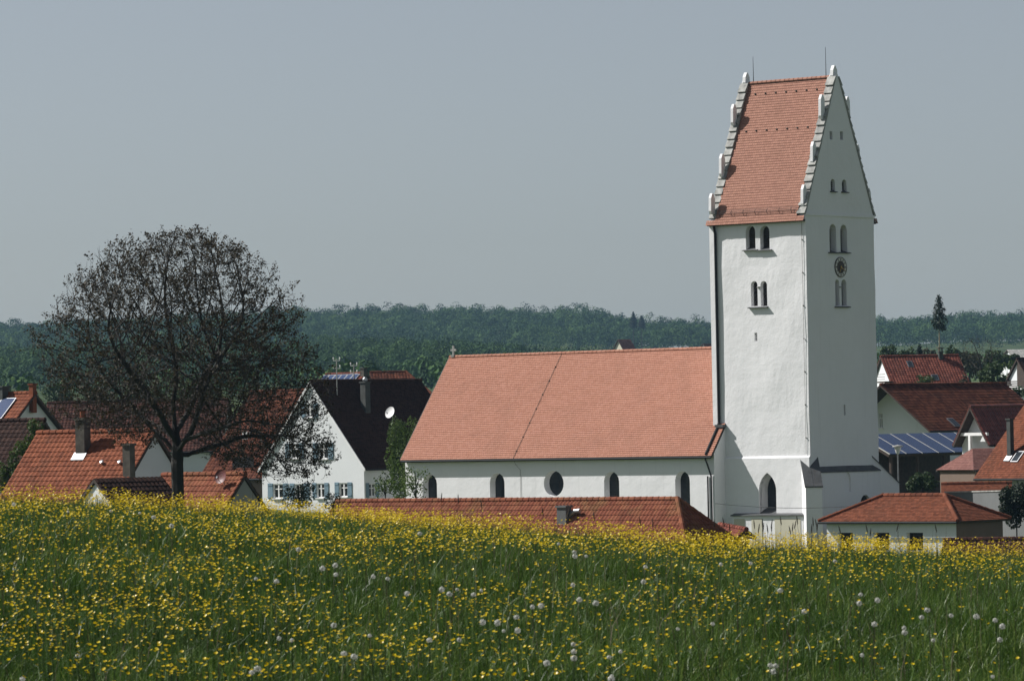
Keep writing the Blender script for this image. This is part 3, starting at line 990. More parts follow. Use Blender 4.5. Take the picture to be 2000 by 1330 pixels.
# ------------------------------------------------------------------ village houses
def roof_slope(mb, O, A, up, l0, l1, r0, r1, tw, th, kind, amp=.035, mat=0, under=1, slab=.12):
    """one tiled slope with its boarding; O eave corner, A along the eave, up: eave to ridge"""
    O, A, up = Vector(O), Vector(A).normalized(), Vector(up)
    T = up.length
    nn = A.cross(up.normalized()).normalized()
    q = [O + A * l0, O + A * r0, O + A * r1 + up, O + A * l1 + up]
    if slab:
        mb.hull(q + [p - nn * slab for p in q], [(0, 1, 2, 3), (7, 6, 5, 4), (0, 4, 5, 1), (1, 5, 6, 2), (2, 6, 7, 3), (3, 7, 4, 0)], under)
    tiles(mb, O + nn * .012, A, up, T, l0, l1, r0, r1, tw, th, kind, .022 if kind == 'beaver' else .03, mat, amp)
def house(name, label, cat, anchor, end, D, yaw, hw, pitch, L=None, other=None, tile='red_tile', kind='pan', tw=.30, th=.36, wall='plaster2',
          ov=.35, gov=.35, hip=(0, 0), base=None, caps=True, group=None, amp=.035):
    """a gabled or hipped house from one end of its ridge: ANCHOR is that end in the photo, D its distance, YAW its ridge direction.
    Its own frame: x along the ridge, y into depth, z up from the ground"""
    yaw = R(yaw)
    pr = P(anchor[0], anchor[1], D)
    ex = Vector((math.cos(yaw), math.sin(yaw), 0))
    ey = Vector((-math.sin(yaw), math.cos(yaw), 0))
    if L is None:
        # the other end lies on the same ridge line, where the photo shows it
        n = Vector((ex.y, -ex.x, 0))
        d = ray(other, anchor[1])
        s = (pr - EYE).dot(n) / d.dot(n)
        L = abs((EYE + d * s - pr).dot(ex))
    c = pr + ex * (L / 2 if end == 'l' else -L / 2)
    hip_l, hip_r = hip
    g = float(ground_z(c.x, c.y)) if base is None else base
    t = thing(name, label, cat, (c.x, c.y, g), yaw, group)
    zr = pr.z - g
    W = hw + ov
    rise = W * math.tan(R(pitch))
    ze = zr - rise
    # walls
    zw = ze + ov * math.tan(R(pitch)) - .06
    x0, x1 = -L / 2 + (gov if not hip_l else -hip_l + ov), L / 2 - (gov if not hip_r else -hip_r + ov)
    wb = MB()
    zt = zr - .14 / math.cos(R(pitch)) - .03
    if hip_l or hip_r:
        wb.prism([(x0, -hw, -1.5), (x1, -hw, -1.5), (x1, hw, -1.5), (x0, hw, -1.5)], (0, 0, zw + 1.5 - .05))
    else:
        zk = zw - .14 / math.cos(R(pitch)) + .05
        wb.prism([(x0, -hw, -1.5), (x0, hw, -1.5), (x0, hw, zk), (x0, 0, zt), (x0, -hw, zk)], (x1 - x0, 0, 0))
    w = wb.build('wall', M[wall], t)
    rb = MB()
    Lf = L + hip_l + hip_r
    ex_, ey_ = Vector((1, 0, 0)), Vector((0, 1, 0))
    O = Vector((-L / 2 - hip_l, -W, ze))
    roof_slope(rb, O, ex_, (0, W, rise), 0, hip_l, Lf, Lf - hip_r, tw, th, kind, amp)
    O = Vector((L / 2 + hip_r, W, ze))
    roof_slope(rb, O, -ex_, (0, -W, rise), 0, hip_r, Lf, Lf - hip_l, tw, th, kind, amp)
    if hip_r:
        roof_slope(rb, (L / 2 + hip_r, -W, ze), ey_, (-hip_r, 0, rise), 0, W, 2 * W, W, tw, th, kind, amp)
        if caps:
            for s in (-1, 1):
                ridge_caps(rb, (L / 2 + hip_r, s * W, ze + .05), (L / 2, 0, zr + .05), .12, .4)
    if hip_l:
        roof_slope(rb, (-L / 2 - hip_l, W, ze), -ey_, (hip_l, 0, rise), 0, W, 2 * W, W, tw, th, kind, amp)
        if caps:
            for s in (-1, 1):
                ridge_caps(rb, (-L / 2 - hip_l, s * W, ze + .05), (-L / 2, 0, zr + .05), .12, .4)
    if caps:
        ridge_caps(rb, (-L / 2, 0, zr + .03), (L / 2, 0, zr + .03), .13, .38)
    r = rb.build('roof', [M[tile], M['wood']], t)
    # gutters
    for s in (-1, 1):
        gm = MB()
        gm.tube([(-Lf / 2 + .05 + (hip_r - hip_l) / 2, s * (W + .05), ze - .06), (Lf / 2 - .05 + (hip_r - hip_l) / 2, s * (W + .05), ze - .06)], .065, 6)
        gm.build('gutter', M['black_metal'], r)
    d = dict(t=t, wall=w, roof=r, L=L, hw=hw, W=W, zr=zr, ze=ze, rise=rise, pitch=R(pitch), x0=x0, x1=x1, g=g)
    return d
def h_chk(h, name):
    w = WM(h['t'])
    L, W = h['L'] / 2, h['W']
    print('CHK', name, [tuple(round(v) for v in proj(w @ Vector(p))) for p in ((-L, 0, h['zr']), (L, 0, h['zr']), (-L, -W, h['ze']), (L, -W, h['ze']), (-L, -h['hw'], 0), (L, h['hw'], h['ze']))],
          'L %.1f ze %.1f g %.1f' % (h['L'], h['ze'], h['g']))
def wall_spec(h, side, px0, px1, py0, py1, kind='rect', depth=.16):
    """an opening on the house wall that faces SIDE: front, left or right gable"""
    p, n, A = {'front': ((0, -h['hw'], 0), Vector((0, -1, 0)), Vector((1, 0, 0))),
               'right': ((h['x1'], 0, 0), Vector((1, 0, 0)), Vector((0, 1, 0))),
               'left': ((h['x0'], 0, 0), Vector((-1, 0, 0)), Vector((0, -1, 0)))}[side]
    t = h['t']
    ym, xm = (py0 + py1) / 2, (px0 + px1) / 2
    a0, a1 = loc_hit(t, px0, ym, p, n), loc_hit(t, px1, ym, p, n)
    zt, zb = loc_hit(t, xm, py0, p, n).z, loc_hit(t, xm, py1, p, n).z
    c = (a0 + a1) / 2
    return dict(O=Vector((c.x, c.y, zb)), A=A, N=n, w=abs((a1 - a0).dot(A)), h=zt - zb, kind=kind, depth=depth)
def house_windows(h, specs, frame=True, shutters=False, sill=True, name='window'):
    cut(h['wall'], [cutter_of(s) for s in specs])
    for s in specs:
        O, A, Nn, w, hh, d = s['O'], s['A'], s['N'], s['w'], s['h'], s['depth']
        F = lambda a, z, n: O + A * a + Vector((0, 0, z)) + Nn * n
        def bar(mb, a0, a1, z0, z1, n0, n1, mat=0):
            vs = [F(a, z, n) for n in (n0, n1) for z in (z0, z1) for a in (a0, a1)]
            mb.hull(vs, [(0, 1, 3, 2), (4, 6, 7, 5), (0, 4, 5, 1), (1, 5, 7, 3), (3, 7, 6, 2), (2, 6, 4, 0)], mat)
        if frame:
            fm = MB()
            e, i = .07, -d + .05
            o = -d + .11
            bar(fm, -w / 2 + .002, -w / 2 + e, 0.002, hh - .002, i, o)
            bar(fm, w / 2 - e, w / 2 - .002, 0.002, hh - .002, i, o)
            bar(fm, -w / 2 + e, w / 2 - e, 0.002, e, i, o)
            bar(fm, -w / 2 + e, w / 2 - e, hh - e, hh - .002, i, o)
            bar(fm, -.045, .045, e, hh - e, i, o + .01)
            bar(fm, -w / 2 + e, -.045, hh * .62, hh * .62 + .06, i, o)
            bar(fm, .045, w / 2 - e, hh * .62, hh * .62 + .06, i, o)
            win = fm.build(name, M['white'], h['wall'])
            pn = MB()
            bar(pn, -w / 2 - .01, w / 2 + .01, -.01, hh + .01, -d - .03, -d + .045)
            pn.build('pane', M['glass'], win)
        else:
            pn = MB()
            bar(pn, -w / 2 - .01, w / 2 + .01, -.01, hh + .01, -d - .03, -d + .03)
            win = pn.build(name, M['dark'], h['wall'])
        if shutters:
            for sg in (-1, 1):
                sm = MB()
                a0 = sg * (w / 2 + .03)
                a1 = sg * (w / 2 + .03 + w * .5)
                lo, hi = min(a0, a1), max(a0, a1)
                bar(sm, lo, hi, -.05, hh + .05, .012, .05)
                bar(sm, lo + .03, hi - .03, .05, .13, .05, .075)
                bar(sm, lo + .03, hi - .03, hh - .13, hh - .05, .05, .075)
                sm.build('shutter', M['shutter'], win)
        if sill:
            sl = MB()
            bar(sl, -w / 2 - .06, w / 2 + .06, -.07, -.004, .003, .12)
            sl.build('sill', M['white'] if frame else M['coping'], win)
def on_roof(h, px, py, side=-1):
    """where a sight line meets the slope towards the viewer"""
    n = Vector((0, side * math.sin(h['pitch']), math.cos(h['pitch'])))
    p = loc_hit(h['t'], px, py, (0, 0, h['zr']), n)
    return p, n
def chimney(h, px0, px1, py_top, py_bot, w=.55, d=None, mat='chimney', cap=None, flash=False):
    """square stack through the roof: width from the photo outline, foot where it leaves the tiles"""
    p, n = on_roof(h, (px0 + px1) / 2, py_bot)
    d = d or w
    top = loc_hit(h['t'], (px0 + px1) / 2, py_top, (p.x, p.y, 0), WM(h['t']).inverted().to_3x3() @ Vector((0, -1, 0))).z
    mb = MB()
    mb.box(p.x - w / 2, p.x + w / 2, p.y - d / 2, p.y + d / 2, p.z - 1.2, top)
    mb.box(p.x - w / 2 - .06, p.x + w / 2 + .06, p.y - d / 2 - .06, p.y + d / 2 + .06, top + .002, top + .10)
    c = mb.build('chimney', M[mat], h['roof'])
    if cap == 'plate':
        k = MB()
        for sx in (-1, 1):
            for sy in (-1, 1):
                k.box(p.x + sx * w * .4 - .03, p.x + sx * w * .4 + .03, p.y + sy * d * .4 - .03, p.y + sy * d * .4 + .03, top + .10, top + .42)
        k.box(p.x - w * .8, p.x + w * .8, p.y - d * .8, p.y + d * .8, top + .42, top + .50)
        k.build('cowl', M['chimney'], c)
    if cap == 'ball':
        MB().lathe([(.10, 0), (.19, .08), (.19, .2), (.08, .32), (.01, .34)], origin=Vector((p.x, p.y, top + .10)), n=12).build('cowl', M['zinc'], c)
    if cap == 'pots':
        MB().lathe([(.14, 0), (.12, .3), (.15, .34)], origin=Vector((p.x, p.y, top + .10)), n=10).build('cowl', M['orange_tile'], c)
    if flash:
        f = MB()
        sl = math.tan(h['pitch'])
        y0, y1 = p.y - d / 2 - .28, p.y - d / 2 + .05
        vs = [(p.x - w / 2 - .10, y0, p.z - (p.y - y0) * sl + .10), (p.x + w / 2 + .10, y0, p.z - (p.y - y0) * sl + .10),
              (p.x + w / 2 + .10, y1, p.z - (p.y - y1) * sl + .12), (p.x - w / 2 - .10, y1, p.z - (p.y - y1) * sl + .12)]
        f.hull(vs + [Vector(v) + Vector((0, 0, .03)) for v in vs], [(0, 3, 2, 1), (4, 5, 6, 7), (0, 1, 5, 4), (1, 2, 6, 5), (2, 3, 7, 6), (3, 0, 4, 7)])
        f.build('flashing', M['zinc'], c)
    return c
def skylight(h, px, py, w=.8, l=1.1):
    p, n = on_roof(h, px, py)
    u = Vector((0, math.cos(h['pitch']), math.sin(h['pitch'])))
    a = Vector((1, 0, 0))
    def slab(mb, w, l, z0, z1, m=0):
        vs = [p + a * (sx * w / 2) + u * (sy * l / 2) + n * z for z in (z0, z1) for sx, sy in ((-1, -1), (1, -1), (1, 1), (-1, 1))]
        mb.hull(vs, [(0, 3, 2, 1), (4, 5, 6, 7), (0, 1, 5, 4), (1, 2, 6, 5), (2, 3, 7, 6), (3, 0, 4, 7)], m)
    f = MB()
    slab(f, w, l, 0, .10)
    s = f.build('skylight', M['zinc'], h['roof'])
    g = MB()
    slab(g, w - .16, l - .16, .09, .115)
    g.build('pane', M['glass'], s)
def solar_array(h, corners_t, cols, rows, name='solar_panel'):
    """panels on the front slope: corners_t = (x0, x1, s0, s1), s measured down from the ridge"""
    x0, x1, s0, s1 = corners_t
    u = Vector((0, -math.cos(h['pitch']), -math.sin(h['pitch'])))
    n = Vector((0, -math.sin(h['pitch']), math.cos(h['pitch'])))
    O = Vector((0, 0, h['zr'])) + n * .12
    for i in range(cols):
        for j in range(rows):
            xa, xb = x0 + (x1 - x0) * i / cols, x0 + (x1 - x0) * (i + 1) / cols
            sa, sb = s0 + (s1 - s0) * j / rows, s0 + (s1 - s0) * (j + 1) / rows
            g = .025
            q = lambda x, s, z: O + Vector((x, 0, 0)) + u * s + n * z
            mb = MB()
            c = [(xa + g, sb - g), (xb - g, sb - g), (xb - g, sa + g), (xa + g, sa + g)]
            mb.hull([q(x, s, z) for z in (0, .045) for x, s in c], [(0, 3, 2, 1), (4, 5, 6, 7), (0, 1, 5, 4), (1, 2, 6, 5), (2, 3, 7, 6), (3, 0, 4, 7)], 0)
            p = mb.build(name, M['zinc'], h['roof'])
            m2 = MB()
            e = .05
            c2 = [(xa + g + e, sb - g - e), (xb - g - e, sb - g - e), (xb - g - e, sa + g + e), (xa + g + e, sa + g + e)]
            m2.hull([q(x, s, .049) for x, s in c2], [(0, 1, 2, 3)], 0)
            m2.build('cells', M['solar'], p)

# --- left of the church
hA = house('house', 'house with orange roof carrying solar panels, its shaded gable facing the meadow tree', 'house', (70, 768), 'r', 290, -37, 4.0, 42, L=9, tile='orange_tile', tw=.3, th=.34)
house_windows(hA, [wall_spec(hA, 'right', 57, 63.5, 791, 803)], frame=False)
chimney(hA, 62, 66, 752, 770, .35, mat='orange_tile')
chimney(hA, 0, 9, 757, 778, .7, mat='chimney_dark')
solar_array(hA, (-4.4, 3.3, .55, 4.6), 6, 2)
h_chk(hA, 'A')
hB = house('barn', 'barn with dark brown tiled roof behind ivy at the picture edge', 'barn', (88, 821), 'r', 238, -25, 3.6, 42, L=8, tile='brown_tile', tw=.3, th=.33)
h_chk(hB, 'B')
hC = house('house', 'low house with bright orange pantile roof and two tall grey chimneys', 'house', (305, 842), 'r', 212, -30, 3.9, 44, other=72, tile='orange_tile', tw=.26, th=.33, gov=.12)
chimney(hC, 148, 177, 820, 881, .52, .52, mat='chimney', cap='pots', flash=True)
chimney(hC, 242, 262, 870, 925, .42, .42, mat='chimney')
for px, py in ((201, 906), (236, 906)):
    p, n = on_roof(hC, px, py)
    MB().lathe([(.09, 0), (.08, .16), (.1, .18), (.02, .2)], axis=n, origin=p, n=8).build('roof_vent', M['zinc'], hC['roof'])
h_chk(hC, 'C')
hD = house('barn', 'long barn with weathered dark red roof seen through the bare tree', 'barn', (92, 788), 'l', 385, -4, 5.2, 38, L=15.8, tile='dark_tile', tw=.3, th=.36)
h_chk(hD, 'D')
hE = house('shed', 'small shed with ribbed dark brown roof left of the big trunk', 'shed', (183, 935), 'l', 198, 42, 1.55, 40, other=317, tile='brown_tile', tw=.24, th=.33, ov=.12, gov=.1, amp=.03, caps=False)
h_chk(hE, 'E')
hF = house('shed', 'stone gabled outhouse with red pantile roof right of the big trunk', 'shed', (479, 927), 'r', 204, -39, 2.4, 47, L=5.2, tile='mossy_tile', tw=.24, th=.33, wall='stone', gov=.05, ov=.15)
h_chk(hF, 'F')
dsh = thing('satellite_dish', 'red satellite dish on the outhouse roof beside the big trunk', 'satellite dish', (0, 0, 0))
def dish(root, r, look, mat, foot):
    look = Vector(look).normalized()
    MB().lathe([(r, .24 * r), (r * .75, .12 * r), (r * .4, .03 * r), (.02, 0), (.02, -.02), (r * .4, .01 * r), (r * .75, .10 * r), (r * 1.01, .22 * r)], axis=look, n=24, cap=False).build('reflector', M[mat], root)
    a = MB()
    dn = Vector((0, 0, -1))
    a.tube([look * (.05 * r) + dn * r * .95, look * (r * 1.0) + dn * r * .35], .015, 5)
    a.lathe([(.05, 0), (.05, .12), (.02, .13)], axis=look * -1, origin=look * (r * 1.05) + dn * r * .30, n=8)
    a.build('feed_arm', M['zinc'], root)
    MB().tube([look * -.05, look * -.2 + dn * .1, look * -.2 + dn * foot], .025, 6).build('mast', M['zinc'], root)
p, n = on_roof(hF, 437, 950)
pw = WM(hF['t']) @ p
dsh.location = pw + Vector((-.1, -.1, .45))
dish(dsh, .33, (-.55, -.8, .25), 'red_dish', .5)
hG = house('barn', 'big red roofed barn behind the tree with dark open gateway', 'barn', (620, 762), 'r', 352, -33, 6.7, 44, other=488, tile='darkred_tile', tw=.26, th=.34, wall='plaster_brown')
h_chk(hG, 'G')
go = wall_spec(hG, 'front', 447, 488, 893, 935, 'rect', .5)
house_windows(hG, [go], frame=False, sill=False, name='gateway')
p, n = on_roof(hG, 483, 851)
MB().box(p.x - .25, p.x + .25, p.y - .35, p.y + .3, p.z - .5, p.z + .35).build('dormer', M['white'], hG['roof'])

# the white house with blue shutters
hW = house('house', 'white gabled house with blue shutters and dark roof beside the church', 'house', (605, 745), 'l', 316, 48, 5.05, 49.5, other=822, tile='brown_tile', kind='beaver', tw=.19, th=.17, ov=.26, gov=.10, base=2.6)
h_chk(hW, 'W')
sp = [wall_spec(hW, 'left', 593, 617, 789, 815), wall_spec(hW, 'left', 567, 584, 867, 895), wall_spec(hW, 'left', 622, 641, 866, 896),
      wall_spec(hW, 'left', 534, 553, 945, 973), wall_spec(hW, 'left', 576, 594, 945, 973), wall_spec(hW, 'left', 619, 634, 944, 972), wall_spec(hW, 'left', 663, 679, 943, 970),
      wall_spec(hW, 'front', 721, 733, 944, 970)]
for s_ in sp[:1]:
    s_['w'] *= .62
house_windows(hW, sp, shutters=True)
chimney(hW, 708, 720, 748, 800, .5, .5, mat='chimney_dark', cap='ball')
# moulded white verge on the near gable
vb = MB()
for s_ in (-1, 1):
    e = hW['W']
    x = -hW['L'] / 2 - .02
    z0, z1 = hW['ze'] - .02, hW['zr'] - .02
    vb.prism([(x, s_ * e, z0 - .16), (x, 0, z1 - .20), (x, 0, z1 + .03), (x, s_ * e, z0 + .03)], (-.06, 0, 0))
vb.build('verge_board', M['white'], hW['roof'])
def mast(h, px, py0, py1, D_, n_ins, label=None):
    """roof-mounted power mast with porcelain insulators"""
    p, n = on_roof(h, px, py1) if py1 > 745 else (loc_hit(h['t'], px, py1, (0, 1.2, 0), (0, 1, 0)), None)
    zt = loc_hit(h['t'], px, py0, (p.x, p.y, 0), WM(h['t']).inverted().to_3x3() @ Vector((0, -1, 0))).z
    m = MB().tube([(p.x, p.y, p.z - .6), (p.x, p.y, zt)], .04, 8).build('power_mast', M['coping'], h['roof'])
    tips = []
    for k in range(n_ins):
        z = zt - .12 - (k // 2) * .55
        s = 1 if k % 2 else -1
        MB().tube([(p.x, p.y, z), (p.x + s * .20, p.y - s * .12, z), (p.x + s * .20, p.y - s * .12, z + .12)], .02, 5).lathe([(.02, 0), (.05, .03), (.035, .08), (.05, .11), (.015, .14)], origin=Vector((p.x + s * .20, p.y - s * .12, z + .1)), n=8).build('insulator', M['white'], m)
        tips.append(WM(h['t']) @ Vector((p.x + s * .20, p.y - s * .12, z + .25)))
    return tips
tips1 = mast(hW, 658.5, 701, 772, 320, 4)
tips2 = mast(hW, 691.5, 711, 742, 252, 4)
def wire(name, label, a, b, sag, r=.012):
    pts = []
    for i in range(21):
        f = i / 20
        pts.append(a.lerp(b, f) - Vector((0, 0, sag * 4 * f * (1 - f))))
    tag(MB().tube(pts, r, 4).build(name, M['black_metal']), label, 'power line')
wire('power_line', 'upper thin power wire running from the dark roof mast over to the trees', tips2[0], P(900, 735, 400), .5)
wire('power_line', 'lower thin power wire sagging from the dark roof mast towards the nave', tips2[2], P(905, 752, 400), .5)
p, n = on_roof(hW, 766, 838)
dsh = thing('satellite_dish', 'big white satellite dish standing on the dark roof by the nave', 'satellite dish')
dl = P(763, 806, (WM(hW['t']) @ p).y - 1.7)
dsh.location = dl
dish(dsh, .42, (-.62, -.70, .34), 'white', 2.0)

hS = house('house', 'far house with solar panels and red roof rising over the dark ridge', 'house', (716, 729), 'r', 430, -42, 3.2, 38, L=5.5, tile='red_tile', tw=.3, th=.36, wall='plaster_grey', base=7.0)
solar_array(hS, (-2.7, 2.2, .25, 3.0), 6, 2)
chimney(hS, 708, 713, 720, 733, .45)
hS2 = house('house', 'far red hipped roof beside the solar house above the dark ridge', 'house', (722, 728), 'l', 440, 8, 3.4, 35, L=3.6, tile='darkred_tile', tw=.3, th=.36, wall='plaster_grey', base=7.0, hip=(0, 2.5))
h_chk(hS2, 'S2')

# --- in front of the nave: the long low roof
hL = house('outbuilding', 'long low outbuilding with mossy orange pantile roof in front of the nave', 'outbuilding', (1323, 975.5), 'r', 222, -39.8, 2.6, 46, other=655, tile='mossy_tile', tw=.23, th=.36, hip=(0, 2.6 + .35), amp=.045)
h_chk(hL, 'L')
c = chimney(hL, 1092, 1112, 991, 1018, .58, .45, mat='concrete')
p, n = on_roof(hL, 1125, 1008)
MB().tube([p + Vector((-.3, -.1, .05)), p + Vector((.0, -.1, .25)), p + Vector((.35, -.1, .28))], .12, 10).build('flue_pipe', M['zinc'], hL['roof'])

# --- right of the church
hH = house('outbuilding', 'hip-roofed garage building with white front in front of the tower foot', 'outbuilding', (1725, 968.5), 'l', 258, -39.8, 2.35, 27.5, other=1844.5, tile='red_tile', kind='beaver', tw=.18, th=.17, hip=(2.7, 2.7), ov=.35)
hH['roof'].data.materials[0] = M['rust_tile']
h_chk(hH, 'H')
house_windows(hH, [wall_spec(hH, 'front', a, b, 1040, 1075, 'rect', .35) for a, b in ((1637, 1666), (1706, 1737), (1771, 1803))], frame=False, name='garage_opening')
xr = hH['x1']
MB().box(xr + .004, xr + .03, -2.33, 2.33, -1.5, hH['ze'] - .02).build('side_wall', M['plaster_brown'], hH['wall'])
hM = house('house', 'house with broad dark red roof and wide eaves right of the tower', 'house', (1719, 752), 'l', 372, 50, 4.3, 38.5, other=1964, tile='darkred_tile', tw=.28, th=.36, gov=1.9, ov=.6)  # gable overhang made extra deep so that its shadow covers the left gable
h_chk(hM, 'M')
skylight(hM, 1862, 826, .9, 1.1)
house_windows(hM, [wall_spec(hM, 'left', 1716, 1724, 806, 836)], frame=True)
hN = house('house', 'red roofed house with white gable behind the broad dark roof', 'house', (1719, 697), 'l', 455, 14, 3.4, 41, other=1872, tile='red_tile', kind='pan', tw=.3, th=.33, gov=.25)
h_chk(hN, 'N')
chimney(hN, 1833, 1841, 688, 700, .42, mat='chimney_dark', cap='plate')
skylight(hN, 1777, 712, .6, .9)
skylight(hN, 1826, 738, .7, .9)
bt = MB()
x = hN['x0']
bt.box(x - .9, x - .01, -3.2, -.6, hN['ze'] + .6, hN['ze'] + .75)
for k in range(3):
    bt.tube([(x - .88, -3.2, hN['ze'] + .95 + k * .25), (x - .88, -.6, hN['ze'] + .95 + k * .25)], .03, 5)
bt.build('balcony', M['wood'], hN['wall'])
hP = house('house', 'porch-gabled house with glossy dark red pantiles in front of the solar roof', 'house', (1894, 795), 'l', 325, 36, 1.75, 55, L=6.5, tile='glossy_tile', tw=.34, th=.4, gov=.75, ov=.2, wall='plaster2', amp=.06)
h_chk(hP, 'P')
pz = loc_hit(hP['t'], 1890, 851, (hP['x0'] - .6, 0, 0), (-1, 0, 0)).z
pb = MB()
x = hP['x0'] - .5
pb.box(x - .09, x + .09, -1.6, 1.6, pz, pz + .22)
pb.build('tie_beam', M['white'], hP['wall'])
pl = loc_hit(hP['t'], 1895.5, 880, (x, 0, 0), (-1, 0, 0))
MB().box(x - .11, x + .11, pl.y - .11, pl.y + .11, -1.0, pz - .003).build('porch_post', M['white'], hP['wall'])
h5 = house('house', 'house with rusty orange roof and slim dark chimney at the picture edge', 'house', (2004, 786), 'l', 306, -52, 4.6, 45, L=8, tile='rust_tile', kind='beaver', tw=.19, th=.2, gov=.3, ov=.5)
h_chk(h5, '5')
chimney(h5, 1969, 1979, 820, 890, .34, .34, mat='chimney_dark', flash=True)
skylight(h5, 1988, 893, .7, 1.0)
h9 = house('house', 'white house with dark timbered gable and balcony at the picture edge', 'house', (1985, 701), 'l', 470, 26, 3.2, 45, L=9, tile='brown_tile', tw=.3, th=.36, gov=.25, ov=.4)
h_chk(h9, '9')
tg = MB()
x = h9['x0'] - .03
zt = h9['zr'] - .3
tg.prism([(x, -2.4, zt - 2.6), (x, .2, zt - 2.6), (x, .2, zt - .3), (x, 0, zt - .1)], (-.05, 0, 0))
tg.build('timber_cladding', M['wood'], h9['wall'])
bk = MB()
bk.box(h9['x0'] - 1.0, h9['x0'] - .01, -2.9, 2.9, zt - 3.1, zt - 2.95)
for k in range(4):
    bk.box(h9['x0'] - 1.02, h9['x0'] - .96, -2.9, 2.9, zt - 2.8 + k * .22, zt - 2.68 + k * .22)
bk.build('balcony', M['wood'], h9['wall'])
house_windows(h9, [wall_spec(h9, 'left', 1969, 1974.5, 742, 749)], frame=False)

# open solar barn
yaw = R(50)
tl = P(1872, 845, 348)
br = thing('solar_carport', 'open dark carport under a blue roof of solar panels beside the tower', 'carport', (tl.x, tl.y, float(ground_z(tl.x, tl.y))), yaw)
zt = tl.z - br.location.z
pit, Ls, wd = R(27), 15.0, 2.95
u = Vector((0, -math.cos(pit), -math.sin(pit)))
n_ = Vector((0, -math.sin(pit), math.cos(pit)))
q = lambda x, s, z: Vector((x, 0, zt)) + u * s + n_ * z
Lsl = wd / math.cos(pit)
m_ = MB()
m_.hull([q(x, s, z) for z in (-.22, -.02) for x, s in ((-Ls + 1.5, Lsl), (1.5, Lsl), (1.5, 0), (-Ls + 1.5, 0))], [(0, 3, 2, 1), (4, 5, 6, 7), (0, 1, 5, 4), (1, 2, 6, 5), (2, 3, 7, 6), (3, 0, 4, 7)])
rf = m_.build('roof', M['wood'], br)
ncol = 7
for i in range(ncol):
    xa, xb = -Ls + 1.5 + Ls * i / ncol, -Ls + 1.5 + Ls * (i + 1) / ncol
    p_ = MB()
    p_.hull([q(x, s, z) for z in (.0, .05) for x, s in ((xa + .045, Lsl - .02), (xb - .045, Lsl - .02), (xb - .045, .02), (xa + .045, .02))], [(0, 3, 2, 1), (4, 5, 6, 7), (0, 1, 5, 4), (1, 2, 6, 5), (2, 3, 7, 6), (3, 0, 4, 7)])
    p_.build('solar_panel', M['solar'], rf)
    m2 = MB()
    m2.hull([q(x, s, .06) for x, s in ((xa - .045, Lsl), (xa + .045, Lsl), (xa + .045, 0), (xa - .045, 0))] + [q(x, s, .0) for x, s in ((xa - .045, Lsl), (xa + .045, Lsl), (xa + .045, 0), (xa - .045, 0))],
            [(0, 1, 2, 3), (4, 7, 6, 5), (0, 4, 5, 1), (1, 5, 6, 2), (2, 6, 7, 3), (3, 7, 4, 0)])
    m2.build('rail', M['clock_ring'], rf)
for i in range(5):
    x = -Ls + 2 + i * (Ls - 1) / 4
    for y in (-wd + .25, -.3):
        MB().box(x - .1, x + .1, y - .1, y + .1, -1.5, zt - (wd * .93 if y < -1 else .5) * math.tan(pit) - .12).build('post', M['wood'], br)
MB().box(-Ls + 1.6, 1.4, 1.8, 1.95, -1.5, zt - .6).build('back_wall', M['wood'], br)
MB().hull([q(-Ls + 1.5, 0, -.1), q(1.5, 0, -.1), Vector((1.5, 2.0, zt - .7)), Vector((-Ls + 1.5, 2.0, zt - .7)), q(-Ls + 1.5, 0, -.2), q(1.5, 0, -.2), Vector((1.5, 2.0, zt - .8)), Vector((-Ls + 1.5, 2.0, zt - .8))],
          [(0, 1, 2, 3), (7, 6, 5, 4), (0, 4, 5, 1), (1, 5, 6, 2), (2, 6, 7, 3), (3, 7, 4, 0)]).build('back_roof', M['brown_tile'], br)

